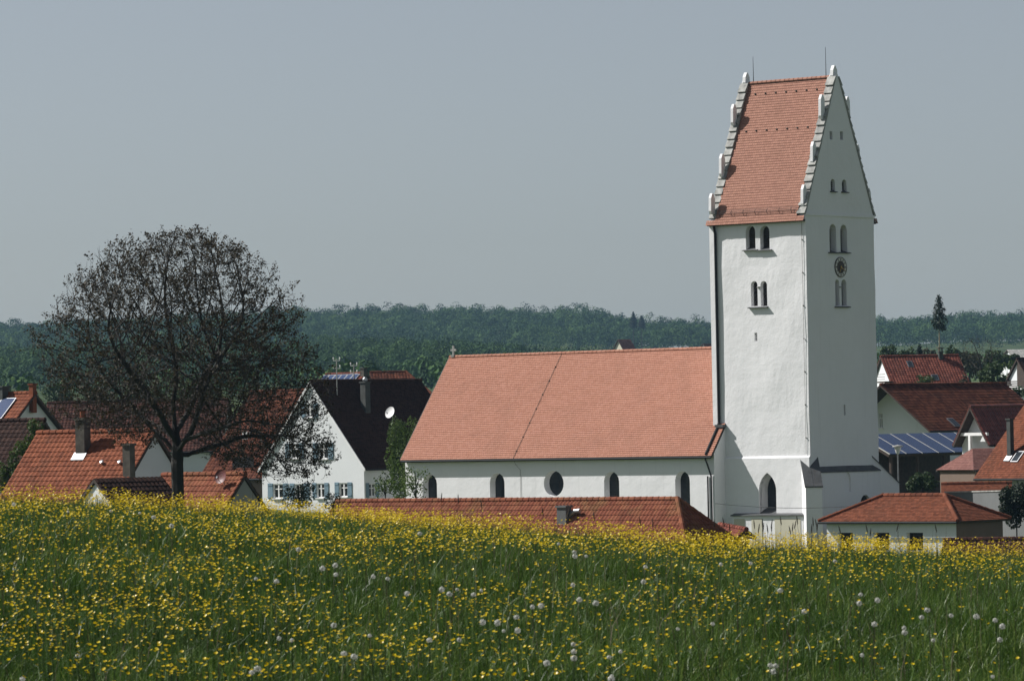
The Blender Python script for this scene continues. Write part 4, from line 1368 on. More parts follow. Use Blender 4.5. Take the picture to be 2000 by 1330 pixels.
# pink lean-to below the porch
hQ = house('lean_to', 'little pink tiled roof below the white porch post', 'lean-to', (1900, 876), 'l', 318, 30, 2.1, 33, L=4, tile='pink_tile', kind='beaver', tw=.19, th=.17, ov=.2, hip=(1.6, 0), caps=False, wall='plaster_brown')
h_chk(hQ, 'Q')
hR = house('shed', 'flat orange roofed shed behind the hip-roofed garage', 'shed', (1838, 946), 'l', 292, -6, 1.7, 24, L=4.6, tile='rust_tile', kind='beaver', tw=.2, th=.18, ov=.25, wall='concrete')
h_chk(hR, 'R')
def garden_wall(label, pts_px, D0, D1, down, mat, tile=None, thick=.3):
    a, b = P(pts_px[0][0], pts_px[0][1], D0), P(pts_px[1][0], pts_px[1][1], D1)
    L = (Vector((b.x, b.y, 0)) - Vector((a.x, a.y, 0))).length
    yaw = math.atan2(b.y - a.y, b.x - a.x)
    gz = min(float(ground_z(a.x, a.y)), float(ground_z(b.x, b.y)))
    t = thing('garden_wall', label, 'wall', (a.x, a.y, gz), yaw)
    za, zb = a.z - gz, b.z - gz
    m = MB()
    m.prism([(0, -thick / 2, -1), (L, -thick / 2, -1), (L, -thick / 2, zb), (0, -thick / 2, za)], (0, thick, 0))
    m.build('wall', M[mat], t)
    if tile:
        c = MB()
        sl = (zb - za)
        for s in (-1, 1):
            O = Vector((0 if s < 0 else L, s * .55, (za if s < 0 else zb) - .12))
            A = Vector((L, 0, sl)) * (1 if s < 0 else -1)
            roof_slope(c, O, A, (0, -s * .55, .42), 0, 0, A.length, A.length, .24, .36, 'pan')
        ridge_caps(c, (0, 0, za + .33), (L, 0, zb + .33), .12, .36)
        c.build('tile_cap', [M[tile], M['wood']], t)
    else:
        c = MB()
        c.hull([(0, -thick / 2 - .06, za + .003), (L, -thick / 2 - .06, zb + .003), (L, thick / 2 + .06, zb + .003), (0, thick / 2 + .06, za + .003), (0, -thick / 2 - .06, za + .08), (L, -thick / 2 - .06, zb + .08), (L, thick / 2 + .06, zb + .08), (0, thick / 2 + .06, za + .08)],
               [(0, 3, 2, 1), (4, 5, 6, 7), (0, 1, 5, 4), (1, 2, 6, 5), (2, 3, 7, 6), (3, 0, 4, 7)])
        c.build('coping', M['coping'], t)
    return t
garden_wall('grey concrete yard wall running behind the hip-roofed garage', ((1850, 962), (2030, 958)), 286, 268, 6, 'concrete')
hT = house('shed', 'low dark red roofed shed just above the flowers in the bottom corner by the garage', 'shed', (1842, 1056), 'l', 214, -14, 1.9, 38, L=8, tile='dark_tile', tw=.24, th=.33, wall='plaster_brown')
h_chk(hT, 'T')
garden_wall('short red tile-capped wall below the memorial panels of the tower', ((1405, 1036), (1458, 1046)), 232, 228, 3, 'plaster_brown', 'red_tile')

# street lamp
def street_lamp():
    b = P(1757, 968, 300)
    g = float(ground_z(b.x, b.y))
    top = P(1753, 869, 300).z - g
    t = thing('street_lamp', 'slim grey street lamp with conical head in front of the solar carport', 'street lamp', (b.x - .06, b.y, g))
    MB().lathe([(.09, -.5), (.09, .8), (.06, .85), (.05, top - .6)], n=12).build('pole', M['zinc'], t)
    h = MB().lathe([(.05, top - .62), (.10, top - .56), (.13, top - .5), (.25, top - .12), (.22, top - .11)], n=16).build('lamp_shade', M['white'], t)
    MB().lathe([(.36, top - .12), (.34, top - .05), (.06, top), (.02, top + .02)], n=16).build('lamp_cap', M['coping'], t)
street_lamp()

# cable across the churchyard
ca = WM(church) @ Vector((NE, NY - .05, loc_hit(church, 1391, 983, (NE, NY, 0), (0, -1, 0)).z))
cb_ = P(1712, 985, 268)
wire('power_line', 'black cable strung from the nave corner across the tower foot', ca, cb_, .25, .022)

# houses at the edge of the far wood
hX = house('house', 'far pink roofed house at the wood edge above the nave ridge', 'house', (1206, 663), 'l', 1150, 40, 4.2, 52, L=4.5, tile='pink_tile', tw=.5, th=.5, wall='plaster_beige', caps=False)
h_chk(hX, 'X')
hY = house('house', 'tiny far white house at the wood edge beside the tower', 'house', (1372, 671), 'l', 1150, 40, 2.6, 40, L=5, tile='brown_tile', tw=.5, th=.5, caps=False)
hZ = house('barn', 'far barn with pale grey sheet roof on the skyline above the white house', 'barn', (1966, 683), 'l', 820, 12, 5, 22, L=14, tile='brown_tile', tw=.5, th=.6, caps=False)
hZ['roof'].data.materials[0] = M['coping']

# ------------------------------------------------------------------ vegetation
def unit(v):
    return v / np.maximum(np.linalg.norm(v, axis=1, keepdims=True), 1e-9)
def leaf_quads(C, Nrm, size, rnd, aspect=1.0):
    """one small leaf spray per centre, lying across its normal"""
    n = len(C)
    Nrm = unit(Nrm)
    t = unit(np.cross(Nrm, RNG.normal(size=(n, 3))))
    b = np.cross(Nrm, t)
    s = np.asarray(size).reshape(-1, 1) * np.ones((n, 1))
    t, b = t * s * .5, b * s * .5 * aspect
    k = RNG.uniform(.55, 1.0, (n, 4, 1))
    V = np.stack([C - t * k[:, 0], C - b * k[:, 1] + Nrm * s * .12, C + t * k[:, 2], C + b * k[:, 3] - Nrm * s * .1], 1).reshape(-1, 3)
    F = np.arange(4 * n).reshape(n, 4)
    return V, F, rnd
def lobes_cloud(lobes, n_per_area, size, tint=0.5, var=.25, flat=.7, inner=.12):
    """leaf sprays over the skins of overlapping lumps: lobes = (cx, cy, cz, rx, ry, rz)"""
    Cs, Ns, Rs = [], [], []
    for cx, cy, cz, rx, ry, rz in lobes:
        n = max(6, int(n_per_area * 4 * math.pi * ((rx * ry + ry * rz + rx * rz) / 3)))
        d = unit(RNG.normal(size=(n, 3)))
        rr = 1 - np.abs(RNG.normal(0, inner, (n, 1)))
        rr *= 1 + .12 * np.sin(d[:, :1] * 7 + cx) * np.sin(d[:, 2:3] * 6 + cz) 
        Cs.append(np.array([cx, cy, cz]) + d * rr * np.array([rx, ry, rz]))
        Ns.append(d + RNG.normal(0, flat, (n, 3)))
        Rs.append(np.clip(tint + RNG.normal(0, var, n) + RNG.normal(0, var * .5), 0, 1))
    C, Nn, Rr = np.concatenate(Cs), np.concatenate(Ns), np.concatenate(Rs)
    return leaf_quads(C, Nn, size * RNG.uniform(.6, 1.3, len(C)), Rr)
def crown_lobes(w, d, h, zc, n, shape='round'):
    out = []
    for i in range(n):
        a = RNG.uniform(0, 2 * math.pi)
        z = RNG.uniform(-.75, .75)
        if shape == 'round':
            r = math.sqrt(max(.05, 1 - z * z)) * RNG.uniform(.35, .72)
        else:
            r = (.75 - z) * .5 * RNG.uniform(.4, .9)
        k = RNG.uniform(.26, .42)
        out.append((math.cos(a) * r * w / 2, math.sin(a) * r * d / 2, zc + z * h / 2 * .78, w / 2 * k, d / 2 * k, h / 2 * k))
    return out
def bush(name, label, cat, pxc, py_top, py_bot, wpx, D, mat, leaf=.16, dens=26, n=14, tint=.5, trunk=True, shape='round', group=None, thin=1.0):
    b = P(pxc, py_bot, D)
    g = float(ground_z(b.x, b.y))
    w = wpx * D / FPX
    ztop = P(pxc, py_top, D).z - g
    zbot = max(0.0, b.z - g)
    h = ztop - zbot
    t = thing(name, label, cat, (b.x, b.y, g), 0, group)
    lb = crown_lobes(w, w, h, zbot + h / 2, n, shape)
    V, F, rr = lobes_cloud(lb, dens / leaf ** 2, leaf, tint)
    link('crown', np_mesh('crown', V, F, rr, M[mat]), t)
    if trunk:
        m = MB()
        r0 = max(.05, w * .022)
        m.tube([(0, 0, -.4), (.03, 0, zbot + h * .3), (0, .02, zbot + h * .75)], [r0, r0 * .7, r0 * .25], 7)
        for l in lb[:8]:
            m.tube([(0, 0, zbot + h * RNG.uniform(.05, .4)), (l[0] * .5, l[1] * .5, l[2] - l[5] * .6), (l[0], l[1], l[2])], [r0 * .45, r0 * .28, r0 * .1], 5)
        m.build('trunk', M['bark'], t)
    return t

def grow(att, trunk, d_inf, d_kill, step, iters=140, grav=0.0, first=0, parents=None):
    nodes = [np.array(p, float) for p in trunk]
    par = list(parents) if parents else [-1] + list(range(len(trunk) - 1))
    A = att.copy()
    NP = np.array(nodes)
    dd = np.linalg.norm(A[:, None] - NP[None, first:], axis=2)
    idx, dist = dd.argmin(1) + first, dd.min(1)
    for it in range(iters):
        act = dist < d_inf
        if not act.any():
            break
        dirs = unit(A[act] - NP[idx[act]])
        tgt = idx[act]
        u, inv = np.unique(tgt, return_inverse=True)
        acc = np.zeros((len(u), 3))
        np.add.at(acc, inv, dirs)
        acc = unit(acc + RNG.normal(0, .22, acc.shape) + np.array([0, 0, grav]))
        new = NP[u] + acc * step
        base = len(NP)
        NP = np.concatenate([NP, new])
        par += list(u)
        d2 = np.linalg.norm(A[:, None] - new[None], axis=2)
        j, m = d2.argmin(1), d2.min(1)
        better = m < dist
        idx = np.where(better, base + j, idx)
        dist = np.where(better, m, dist)
        keep = dist > d_kill
        A, idx, dist = A[keep], idx[keep], dist[keep]
        if len(A) == 0:
            break
    return NP, np.array(par)
def branch_radii(par, tip, base):
    n = len(par)
    lo, hi = 1.5, 4.5
    for _ in range(22):
        e = (lo + hi) / 2
        s = np.zeros(n)
        kids = np.bincount(par[par >= 0], minlength=n)
        s[kids == 0] = tip ** e
        for i in range(n - 1, 0, -1):
            if s[i] == 0:
                s[i] = tip ** e
            s[par[i]] += s[i]
        r = s ** (1 / e)
        if r[0] > base:
            lo = e
        else:
            hi = e
    return r
def branch_mesh(NP, par, r):
    mb = MB()
    kids = {}
    for i, p in enumerate(par):
        if p >= 0:
            kids.setdefault(p, []).append(i)
    # walk along the thickest child so that limbs are continuous tubes
    starts = [(0, None)]
    while starts:
        i, p = starts.pop()
        chain = [] if p is None else [p]
        rad = [] if p is None else [min(r[p], r[i] * 1.25)]
        while True:
            chain.append(i)
            rad.append(r[i])
            ks = kids.get(i, [])
            if not ks:
                break
            ks = sorted(ks, key=lambda k: -r[k])
            for k in ks[1:]:
                starts.append((k, i))
            i = ks[0]
        if len(chain) > 1:
            rad[-1] *= .6
            mb.tube([NP[c] for c in chain], rad, 8 if rad[0] > .12 else 5 if rad[0] > .03 else 3, 0, False)
    return mb

# --- the big tree on the left
BT_D = 190.0
tb_ = P(347, 972, BT_D)
bt_g = float(ground_z(tb_.x, tb_.y))
big = thing('broadleaf_tree', 'large spreading tree with sparse bronze leaves standing at the meadow edge', 'tree', (tb_.x, tb_.y, bt_g))
oy = [456, 466, 475, 500, 540, 580, 620, 680, 740, 780, 820, 850, 880, 905, 935]
ol = [315, 285, 240, 190, 135, 112, 92, 76, 78, 95, 145, 205, 280, 440, 500]
orr = [392, 415, 450, 515, 542, 555, 585, 618, 634, 638, 652, 662, 662, 652, 620]
ks = BT_D / FPX
att = []
while len(att) < 11500:
    y = RNG.uniform(456, 935)
    l, rr_ = np.interp(y, oy, ol), np.interp(y, oy, orr)
    c, hw = (l + rr_) / 2, (rr_ - l) / 2
    a, q_ = RNG.uniform(0, 2 * math.pi), RNG.uniform(0, 1) ** .42
    q_ *= 1 + .09 * math.sin(a * 3 + y * .035) + .05 * math.sin(a * 7 + y * .09)
    px = c + hw * q_ * math.cos(a)
    cl_ = math.sin(px * .052 + 1) * math.sin(y * .058 + a) + .6 * math.sin(px * .11 + y * .08 + 2 * math.sin(a))
    if cl_ < -.35 and random.random() < .8:
        continue
    if y > 870 and not (px > 400):
        continue
    if math.hypot((px - 350) / 62, (y - 905) / 95) < 1 and y > 790 and px < 430:
        continue
    dy = hw * q_ * math.sin(a) * ks
    p = P(px, y, BT_D)
    # the skirt of the crown hangs lower on the side towards the church
    att.append((p.x - tb_.x, dy, p.z - bt_g))
att = np.array(att)
zf = P(347, 905, BT_D).z - bt_g
trunk_pts = [(0, 0, -.6), (.0, 0, zf * .33), (.02, 0, zf * .66), (.0, .02, zf)]
tr_par = [-1, 0, 1, 2]
def limb(start, pts):
    """a main limb through points read off the photo: (px, py, metres towards the back)"""
    prev = start
    p0 = Vector(trunk_pts[start])
    for px, py, dy in pts:
        w_ = P(px, py, BT_D + dy)
        p1 = Vector((w_.x - tb_.x, dy, w_.z - bt_g))
        n_ = max(1, int((p1 - p0).length / .26))
        for k in range(1, n_ + 1):
            q_ = p0.lerp(p1, k / n_)
            j = .035 if k < n_ else 0
            trunk_pts.append((q_.x + random.uniform(-j, j), q_.y + random.uniform(-j, j), q_.z + random.uniform(-j, j)))
            tr_par.append(prev)
            prev = len(trunk_pts) - 1
        p0 = p1
    return prev
lead = limb(3, [(346, 880, 0), (343, 845, .1), (338, 800, .2), (345, 745, .3), (340, 690, .3)])
i0 = 4
limb(i0, [(322, 858, .4), (298, 838, .9), (265, 800, 1.3), (235, 770, 1.6)])
limb(i0 + 1, [(372, 845, -.3), (388, 800, -.7), (402, 750, -1.0), (430, 700, -1.4)])
limb(i0, [(385, 882, .8), (430, 868, 1.6), (480, 852, 2.2), (530, 850, 2.6)])
limb(i0 + 2, [(310, 805, -.8), (275, 750, -1.6), (240, 705, -2.4)])
limb(i0 + 1, [(360, 860, -1.0), (400, 845, -2.2), (450, 830, -3.2)])
limb(i0 + 3, [(370, 800, 1.4), (395, 740, 2.4), (425, 690, 3.0)])
limb(i0 + 2, [(318, 838, 1.8), (280, 815, 3.0), (240, 800, 3.8)])
NPt, part_ = grow(att, trunk_pts, 3.2, .28, .24, 190, first=6, parents=tr_par)
rt_ = branch_radii(part_, .0085, .26)
rt_[0] = .36
rt_[1] = max(rt_[1], .29)
tm = branch_mesh(NPt, part_, rt_)
# fine twigs
kids_n = np.bincount(part_[part_ >= 0], minlength=len(part_))
fine = np.where(rt_ < .022)[0]
leafC, leafN = [], []
for i in fine:
    p = Vector(NPt[i])
    d = (p - Vector(NPt[part_[i]])).normalized()
    if random.random() < (.95 if kids_n[i] == 0 else .45):
        for _ in range(2 if kids_n[i] == 0 else 1):
            q_ = (d * .7 + Vector(RNG.normal(0, .6, 3)) + Vector((0, 0, .25))).normalized()
            ln = random.uniform(.22, .55)
            mid = p + q_ * ln * .5 + Vector(RNG.normal(0, .03, 3))
            e = p + q_ * ln + Vector((0, 0, .05))
            tm.tube([p, mid, e], [.009, .0075, .004], 3, 0, False)
            if random.random() < .62:
                for f in (.45, .7, .9, 1.0):
                    for _k in range(3):
                        leafC.append(tuple(p.lerp(e, f) + Vector(RNG.normal(0, .06, 3))))
tm.build('trunk', M['bark'], big)
leafC = np.array(leafC)
V, F, rr = leaf_quads(leafC, RNG.normal(size=leafC.shape) + np.array([0, 0, .4]), RNG.uniform(.05, .135, len(leafC)), np.clip(RNG.normal(.45, .25, len(leafC)), 0, 1))
link('crown', np_mesh('crown', V, F, rr, M['leaf_brown']), big)
print('BIGTREE nodes', len(NPt), 'leaves', len(leafC))

# --- other trees and shrubs one can tell apart
bush('green_tree', 'fresh green slender tree between the white house and the nave corner', 'tree', 793, 806, 990, 84, 310, 'leaf_green', .16, 1.4, 30, .55)
bush('shrub', 'loose leafy shrub in front of the left corner of the nave', 'shrub', 812, 897, 985, 84, 276, 'leaf_green', .13, .45, 15, .85)
bush('shrub', 'loose light green shrub under the slender tree by the white house', 'shrub', 752, 915, 985, 52, 270, 'leaf_green', .14, .8, 11, .5)
for px, y0, y1, w, lb in ((70, 812, 880, 44, 'ivy clump climbing the top of the dark barn roof verge'), (45, 858, 940, 62, 'ivy clump halfway down beside the bright orange roof'), (14, 900, 975, 62, 'leafy ivy clump at the foot of the dark barn, just above the flowers')):
    bush('ivy_bush', lb, 'shrub', px, y0, y1, w, 224, 'leaf_green', .14, 2.2, 12, .25, trunk=True)
bush('shrub', 'dark twiggy shrub before the ground floor windows of the white house', 'shrub', 583, 935, 1000, 84, 186, 'leaf_dark', .09, .8, 14, .35)
bush('shrub', 'low dark twiggy shrub at the left end of the long outbuilding', 'shrub', 650, 957, 1000, 44, 190, 'leaf_olive', .08, .8, 9, .3)
for px, y0, y1, w, lb in ((285, 735, 850, 90, 'light green tree behind the bare crown, above the long barn'), (385, 728, 860, 100, 'light green tree behind the big trunk fork'), (435, 790, 905, 80, 'mid green tree behind the low boughs right of the big trunk')):
    bush('green_tree', lb, 'tree', px, y0, y1, w, 420, 'leaf_mid', .30, 2.5, 18, .55)
for px, w, lb in ((118, 70, 'mid green tree behind the barns, just right of the solar roofed house'), (185, 80, 'mid green tree behind the long dark barn roof left of the bare crown')):
    bush('green_tree', lb, 'tree', px, 742, 815, w, 560, 'leaf_mid', .36, 2.6, 15, .3)
bush('green_tree', 'small green tree in front of the solar carport and the street lamp', 'tree', 1802, 916, 968, 70, 295, 'leaf_mid', .17, 2.2, 14, .3)
bush('shrub', 'big dark shrub at the picture edge below the rusty orange roof', 'shrub', 1985, 935, 1035, 84, 262, 'leaf_dark', .16, 3.0, 18, .3)
bush('shrub', 'yellow green bush before the eaves of the rusty roofed house', 'shrub', 1944, 935, 958, 30, 296, 'leaf_green', .15, 2.0, 8, .4)
bush('green_tree', 'small green tree in front of the red roof with white gable', 'tree', 1803, 727, 762, 48, 420, 'leaf_mid', .25, 2.2, 12, .4)
bush('green_tree', 'round deep green tree between the red roof and the edge house', 'tree', 1939, 706, 770, 62, 455, 'leaf_mid', .28, 3.0, 18, .4)
bush('green_tree', 'yellow green tree just behind the round green tree', 'tree', 1968, 702, 760, 40, 480, 'leaf_green', .28, 2.6, 13, .4)
bush('shrub', 'small dark green bush at the balcony of the white edge house', 'shrub', 1992, 752, 785, 34, 440, 'leaf_mid', .25, 2.2, 9, .3)
bush('shrub', 'green garden bush behind the trellis of the dark roof far right', 'shrub', 1888, 722, 765, 34, 440, 'leaf_olive', .25, 1.6, 8, .3)
for i, (px, y0, y1, w, mt, lb) in enumerate(((1735, 672, 720, 50, 'leaf_mid', 'hedge tree nearest the tower above the red roof'), (1772, 678, 722, 40, 'leaf_mid', 'low hedge tree second from the tower above the red roof'),
                                      (1812, 676, 720, 36, 'leaf_olive', 'brownish hedge tree left of the cowled chimney'), (1862, 672, 722, 40, 'leaf_mid', 'green hedge tree just right of the cowled chimney'),
                                      (1975, 690, 722, 60, 'leaf_mid', 'hedge tree below the grey sheet roof on the skyline'),
                                      (1893, 684, 745, 62, 'leaf_olive', 'brownish tree behind the bare budding tree by the red roof'), (1938, 680, 735, 56, 'leaf_mid', 'dull green tree rising behind the round deep green tree'))):
    bush('hedge_tree', lb, 'tree', px, y0, y1, w, 640, mt, .42, 2.6, 14, .4, group='hedge trees behind the red roof')
def bare_tree(label, pxc, py_top, py_bot, wpx, D, natt, leaf_mat_, leaf, lp, r0, d_kill=.7, step=.4):
    b = P(pxc, py_bot, D)
    g = float(ground_z(b.x, b.y))
    t = thing('bare_tree', label, 'tree', (b.x, b.y, g))
    k = D / FPX
    zb, zt = max(.6, P(pxc, py_bot, D).z - g), P(pxc, py_top, D).z - g
    w, h = wpx * k, zt - zb
    d = unit(RNG.normal(size=(natt, 3))) * (RNG.uniform(0, 1, (natt, 1)) ** .4)
    a = d * np.array([w / 2, w / 2, h / 2]) + np.array([0, 0, zb + h / 2 + h * .06])
    nz = int(zb / step) + 2
    tr_ = [(0.02 * i, 0.01 * i, -.5 + (zb + .5) * i / (nz - 1)) for i in range(nz)]
    np_, pa_ = grow(a, tr_, h * .8, d_kill, step, 120)
    r = branch_radii(pa_, .014, r0)
    branch_mesh(np_, pa_, r).build('trunk', M['bark'], t)
    fi = np.where(r < .04)[0]
    C = np.repeat(np_[fi], lp, 0) + RNG.normal(0, .28, (len(fi) * lp, 3))
    V, F, rr = leaf_quads(C, RNG.normal(size=C.shape), leaf * RNG.uniform(.6, 1.3, len(C)), np.clip(RNG.normal(.4, .25, len(C)), 0, 1))
    link('crown', np_mesh('crown', V, F, rr, M[leaf_mat_]), t)
bare_tree('thin brownish budding tree between the red roof and the round green tree', 1912, 655, 735, 92, 475, 620, 'leaf_olive', .13, 5, .2)
bare_tree('dark leafless fruit tree low behind the big trunk', 470, 800, 905, 60, 300, 240, 'leaf_olive', .12, 2, .12, .5, .3)

def spruce(name, label, cat, pxc, py_top, py_bot, wpx, D, bare_to=None, mat='needle', n=2600, leaf=.3, parts=True):
    """conifer with whorled, drooping sprays; BARE_TO: photo height down to which the stem is stripped"""
    b = P(pxc, bare_to or py_bot, D)
    g = float(ground_z(b.x, b.y))
    t = thing(name, label, cat, (b.x, b.y, g))
    zt, zb = P(pxc, py_top, D).z - g, P(pxc, py_bot, D).z - g
    dx = P(pxc, py_top, D).x - b.x
    k = D / FPX
    R0 = wpx * k / 2 * 1.25
    Cs, Ns = [], []
    nb = int(90)
    for i in range(nb):
        f = (i / nb)
        z = zt - (zt - zb) * f
        a = i * 2.399 + RNG.normal(0, .2)
        prof = (f ** .8) * (1 if f < .72 else 1 - (f - .72) * 1.5)
        ln = R0 * prof * RNG.uniform(.7, 1.12) + .05
        m = max(3, int(n / nb * (prof + .12) * 1.5))
        s = RNG.uniform(0, 1, m) ** .6
        droop = -.30 * s * ln + .18 * s ** 2 * ln
        C = np.stack([np.cos(a) * s * ln, np.sin(a) * s * ln, z + droop + ln * .12], 1) + RNG.normal(0, .10, (m, 3)) * (R0 / 1.3)
        Cs.append(C)
        Ns.append(np.array([np.cos(a) * .5, np.sin(a) * .5, .9]) + RNG.normal(0, .6, (m, 3)))
    C, Nn = np.concatenate(Cs), np.concatenate(Ns)
    C[:, 0] += dx * .5
    V, F, rr = leaf_quads(C, Nn, leaf * RNG.uniform(.5, 1.2, len(C)), np.clip(RNG.normal(.45, .25, len(C)), 0, 1), .6)
    link('crown', np_mesh('crown', V, F, rr, M[mat]), t)
    MB().tube([(0, 0, -.5), (0, 0, zb * .6), (dx * .5, 0, zt - .1)], [max(.09, R0 * .1), max(.075, R0 * .085), .012], 8).build('trunk', M['pale_pole'] if bare_to else M['bark'], t)
    return t
spruce('maypole', 'tall maypole, a stripped pale trunk with green spruce top, behind the red roofs', 'maypole', 1835, 577, 645, 34, 560, bare_to=700)
spruce('spruce_tree', 'taller of two dark spruces standing out on the far ridge', 'tree', 1237, 610, 640, 17, 2350, n=1500, leaf=1.0)
spruce('spruce_tree', 'shorter of two dark spruces standing out on the far ridge', 'tree', 1253, 617, 640, 15, 2360, n=1500, leaf=1.0)
spruce('spruce_tree', 'small dark conifer behind the red roof left of the maypole', 'tree', 1796, 674, 712, 24, 600, n=1500, leaf=.35)

# --- the woods, read as one mass each
def wood(name, xr, yr, spacing, line, H, Rw, leaves, leaf, conif=.12, tint=.45, keep=None, lab=None):
    ys_ = np.arange(yr[0], yr[1], spacing)
    px_, py_ = [], []
    for y in ys_:
        x0, x1 = (xr[0] - 1000) / FPX * y, (xr[1] - 1000) / FPX * y
        m = int((x1 - x0) / spacing) + 1
        px_.append(np.linspace(x0, x1, m) + RNG.normal(0, spacing * .33, m))
        py_.append(y + RNG.normal(0, spacing * .33, m))
    X, Y = np.concatenate(px_), np.concatenate(py_)
    n = len(X)
    h = np.clip(RNG.normal(H, H * .13, n), H * .6, H * 1.35)
    Z = ground_z(X, Y)
    pxx = 1000 + FPX * X / Y
    ytop = HOR - ROLL * (pxx - 1000) - (Z + h - ZC) / Y * FPX
    ok = ytop > np.interp(pxx, line[0], line[1]) - RNG.uniform(0, 5, n)
    if keep is not None:
        ok &= keep(X, Y)
    X, Y, Z, h = X[ok], Y[ok], Z[ok], h[ok]
    n = len(X)
    cf = RNG.random(n) < conif
    tin = np.clip(tint + RNG.normal(0, .27, n) + .16 * np.sin(X / 37 + 1) * np.sin(Y / 61) - cf * .35, 0.02, .98)
    r = Rw * RNG.uniform(.75, 1.3, n)
    NL_ = 7
    Ln = max(4, leaves // NL_)
    a = RNG.uniform(0, 2 * np.pi, (n, NL_))
    zz = RNG.uniform(-.55, .75, (n, NL_))
    rad = np.sqrt(np.maximum(.1, 1 - zz ** 2)) * RNG.uniform(.3, .62, (n, NL_))
    zc = (Z + h * .60)[:, None] + zz * (h * .36)[:, None]
    cx = X[:, None] + np.cos(a) * rad * r[:, None]
    cy = Y[:, None] + np.sin(a) * rad * r[:, None]
    lr = r[:, None] * RNG.uniform(.38, .58, (n, NL_))
    # conifers: lobes stacked to a spire
    st = np.linspace(0, 1, NL_)[None, :] * np.ones((n, 1))
    zc = np.where(cf[:, None], (Z + h * .25)[:, None] + st * (h * .72)[:, None], zc)
    lr = np.where(cf[:, None], r[:, None] * .62 * (1.08 - st), lr)
    cx = np.where(cf[:, None], X[:, None], cx)
    cy = np.where(cf[:, None], Y[:, None], cy)
    d = unit(RNG.normal(size=(n * NL_ * Ln, 3))).reshape(n, NL_, Ln, 3)
    d[..., 2] = np.where(d[..., 2] < -.25, -d[..., 2], d[..., 2])
    rr = (1 - np.abs(RNG.normal(0, .12, (n, NL_, Ln, 1))))
    C = np.stack([cx, cy, zc], 2)[:, :, None, :] + d * rr * (lr[:, :, None, None]) * np.array([1, 1, .95])
    Nn = d + RNG.normal(0, .24, d.shape)
    rn = np.clip(tin[:, None, None] + RNG.normal(0, .10, (n, NL_, 1)) + RNG.normal(0, .035, (n, NL_, Ln)), 0, 1)
    C, Nn, rn = C.reshape(-1, 3), Nn.reshape(-1, 3), rn.reshape(-1)
    V, F, rn = leaf_quads(C, Nn, leaf * RNG.uniform(.6, 1.3, len(C)), rn)
    o = link(name, np_mesh(name, V, F, rn, M['forest']))
    tag(o, lab, 'forest', None, 'stuff')
    print('WOOD', name, n, len(C))
    return o
flat_line = ([-5000, 5000], [0, 0])
wood('far_forest', (-330, 2330), (2380, 2900), 10.5, flat_line, 16, 6.8, 300, .95, .04, .5, lab='hazy blue green wood along the far ridge')
wood('near_forest', (-330, 1420), (1330, 1960), 9.0, ([-400, 0, 90, 300, 560, 660, 720, 800, 900, 1000, 1130, 1200, 1400], [640, 642, 650, 645, 652, 650, 643, 652, 664, 676, 684, 690, 690]), 14.5, 6.2, 400, .72, .12, .42,
     lab='darker wood on the slope behind the village')
wood('copse', (-330, 2200), (660, 1250), 15, ([-400, 0, 500, 700, 900, 1400, 1700, 2200], [735, 735, 715, 706, 690, 694, 686, 688]), 10.5, 4.2, 112, 1.1, .1, .5, lambda X, Y: RNG.random(len(X)) < .6, 'scattered trees and copses between village and wood')

# ------------------------------------------------------------------ the flowering meadow
def vnoise(x, y, cell, seed):
    g = np.random.default_rng(seed).random((64, 64))
    u, v = x / cell + 20.3, y / cell + 11.7
    i, j = np.floor(u).astype(int) % 64, np.floor(v).astype(int) % 64
    fu, fv = u - np.floor(u), v - np.floor(v)
    fu, fv = fu * fu * (3 - 2 * fu), fv * fv * (3 - 2 * fv)
    i1, j1 = (i + 1) % 64, (j + 1) % 64
    return (g[i, j] * (1 - fu) + g[i1, j] * fu) * (1 - fv) + (g[i, j1] * (1 - fu) + g[i1, j1] * fu) * fv
def scatter(dens, y0, y1, margin):
    """points per square metre over the wedge of meadow in front of the camera"""
    W1 = .117 * y1 + margin
    n = int(dens * (y1 - y0) * 2 * W1)
    x, y = RNG.uniform(-W1, W1, n), RNG.uniform(y0, y1, n)
    k = np.abs(x) < .117 * y + margin
    return x[k], y[k]
def blades(x, y, h, w, lean, rnd, curve=1.0):
    n = len(x)
    z = meadow_z(x, y) - .02
    a = RNG.uniform(0, 2 * np.pi, n)
    tx, ty = np.cos(a) * w / 2, np.sin(a) * w / 2
    b = RNG.uniform(0, 2 * np.pi, n)
    lx, ly = np.cos(b) * lean * h, np.sin(b) * lean * h
    B = np.stack([x, y, z], 1)
    T = np.stack([tx, ty, np.zeros(n)], 1)
    Lm = np.stack([lx * .32, ly * .32, h * .55], 1)
    Lt = np.stack([lx, ly, h * (1 - .25 * lean * curve)], 1)
    V = np.stack([B - T, B + T, B + Lm + T * .85, B + Lm - T * .85, B + Lt], 1).reshape(-1, 3)
    o = np.arange(n)[:, None] * 5
    F = np.concatenate([o + np.array([[0, 1, 2]]), o + np.array([[0, 2, 3]]), o + np.array([[3, 2, 4]])], 0)
    return V, F, np.tile(rnd, 3)
x, y = scatter(1600, 17.5, 47, 1.6)
pt = vnoise(x, y, 1.1, 3)
h = RNG.normal(.165, .05, len(x)) * (.72 + .56 * pt)
h = np.clip(h, .08, .46)
rn = np.clip(.40 + .4 * (vnoise(x, y, .7, 5) - .5) + RNG.normal(0, .27, len(x)), 0, 1)
xw, yw = scatter(330, 17.5, 47, 7.5)
kw = np.abs(xw) > .117 * yw + 1.5
xw, yw = xw[kw], yw[kw]
x, y, h = np.concatenate([x, xw]), np.concatenate([y, yw]), np.concatenate([h, np.clip(RNG.normal(.2, .05, len(xw)), .08, .36)])
rn = np.concatenate([rn, np.clip(RNG.normal(.42, .25, len(xw)), 0, 1)])
xc, yc = scatter(900, 33.5, 44, 1.2)
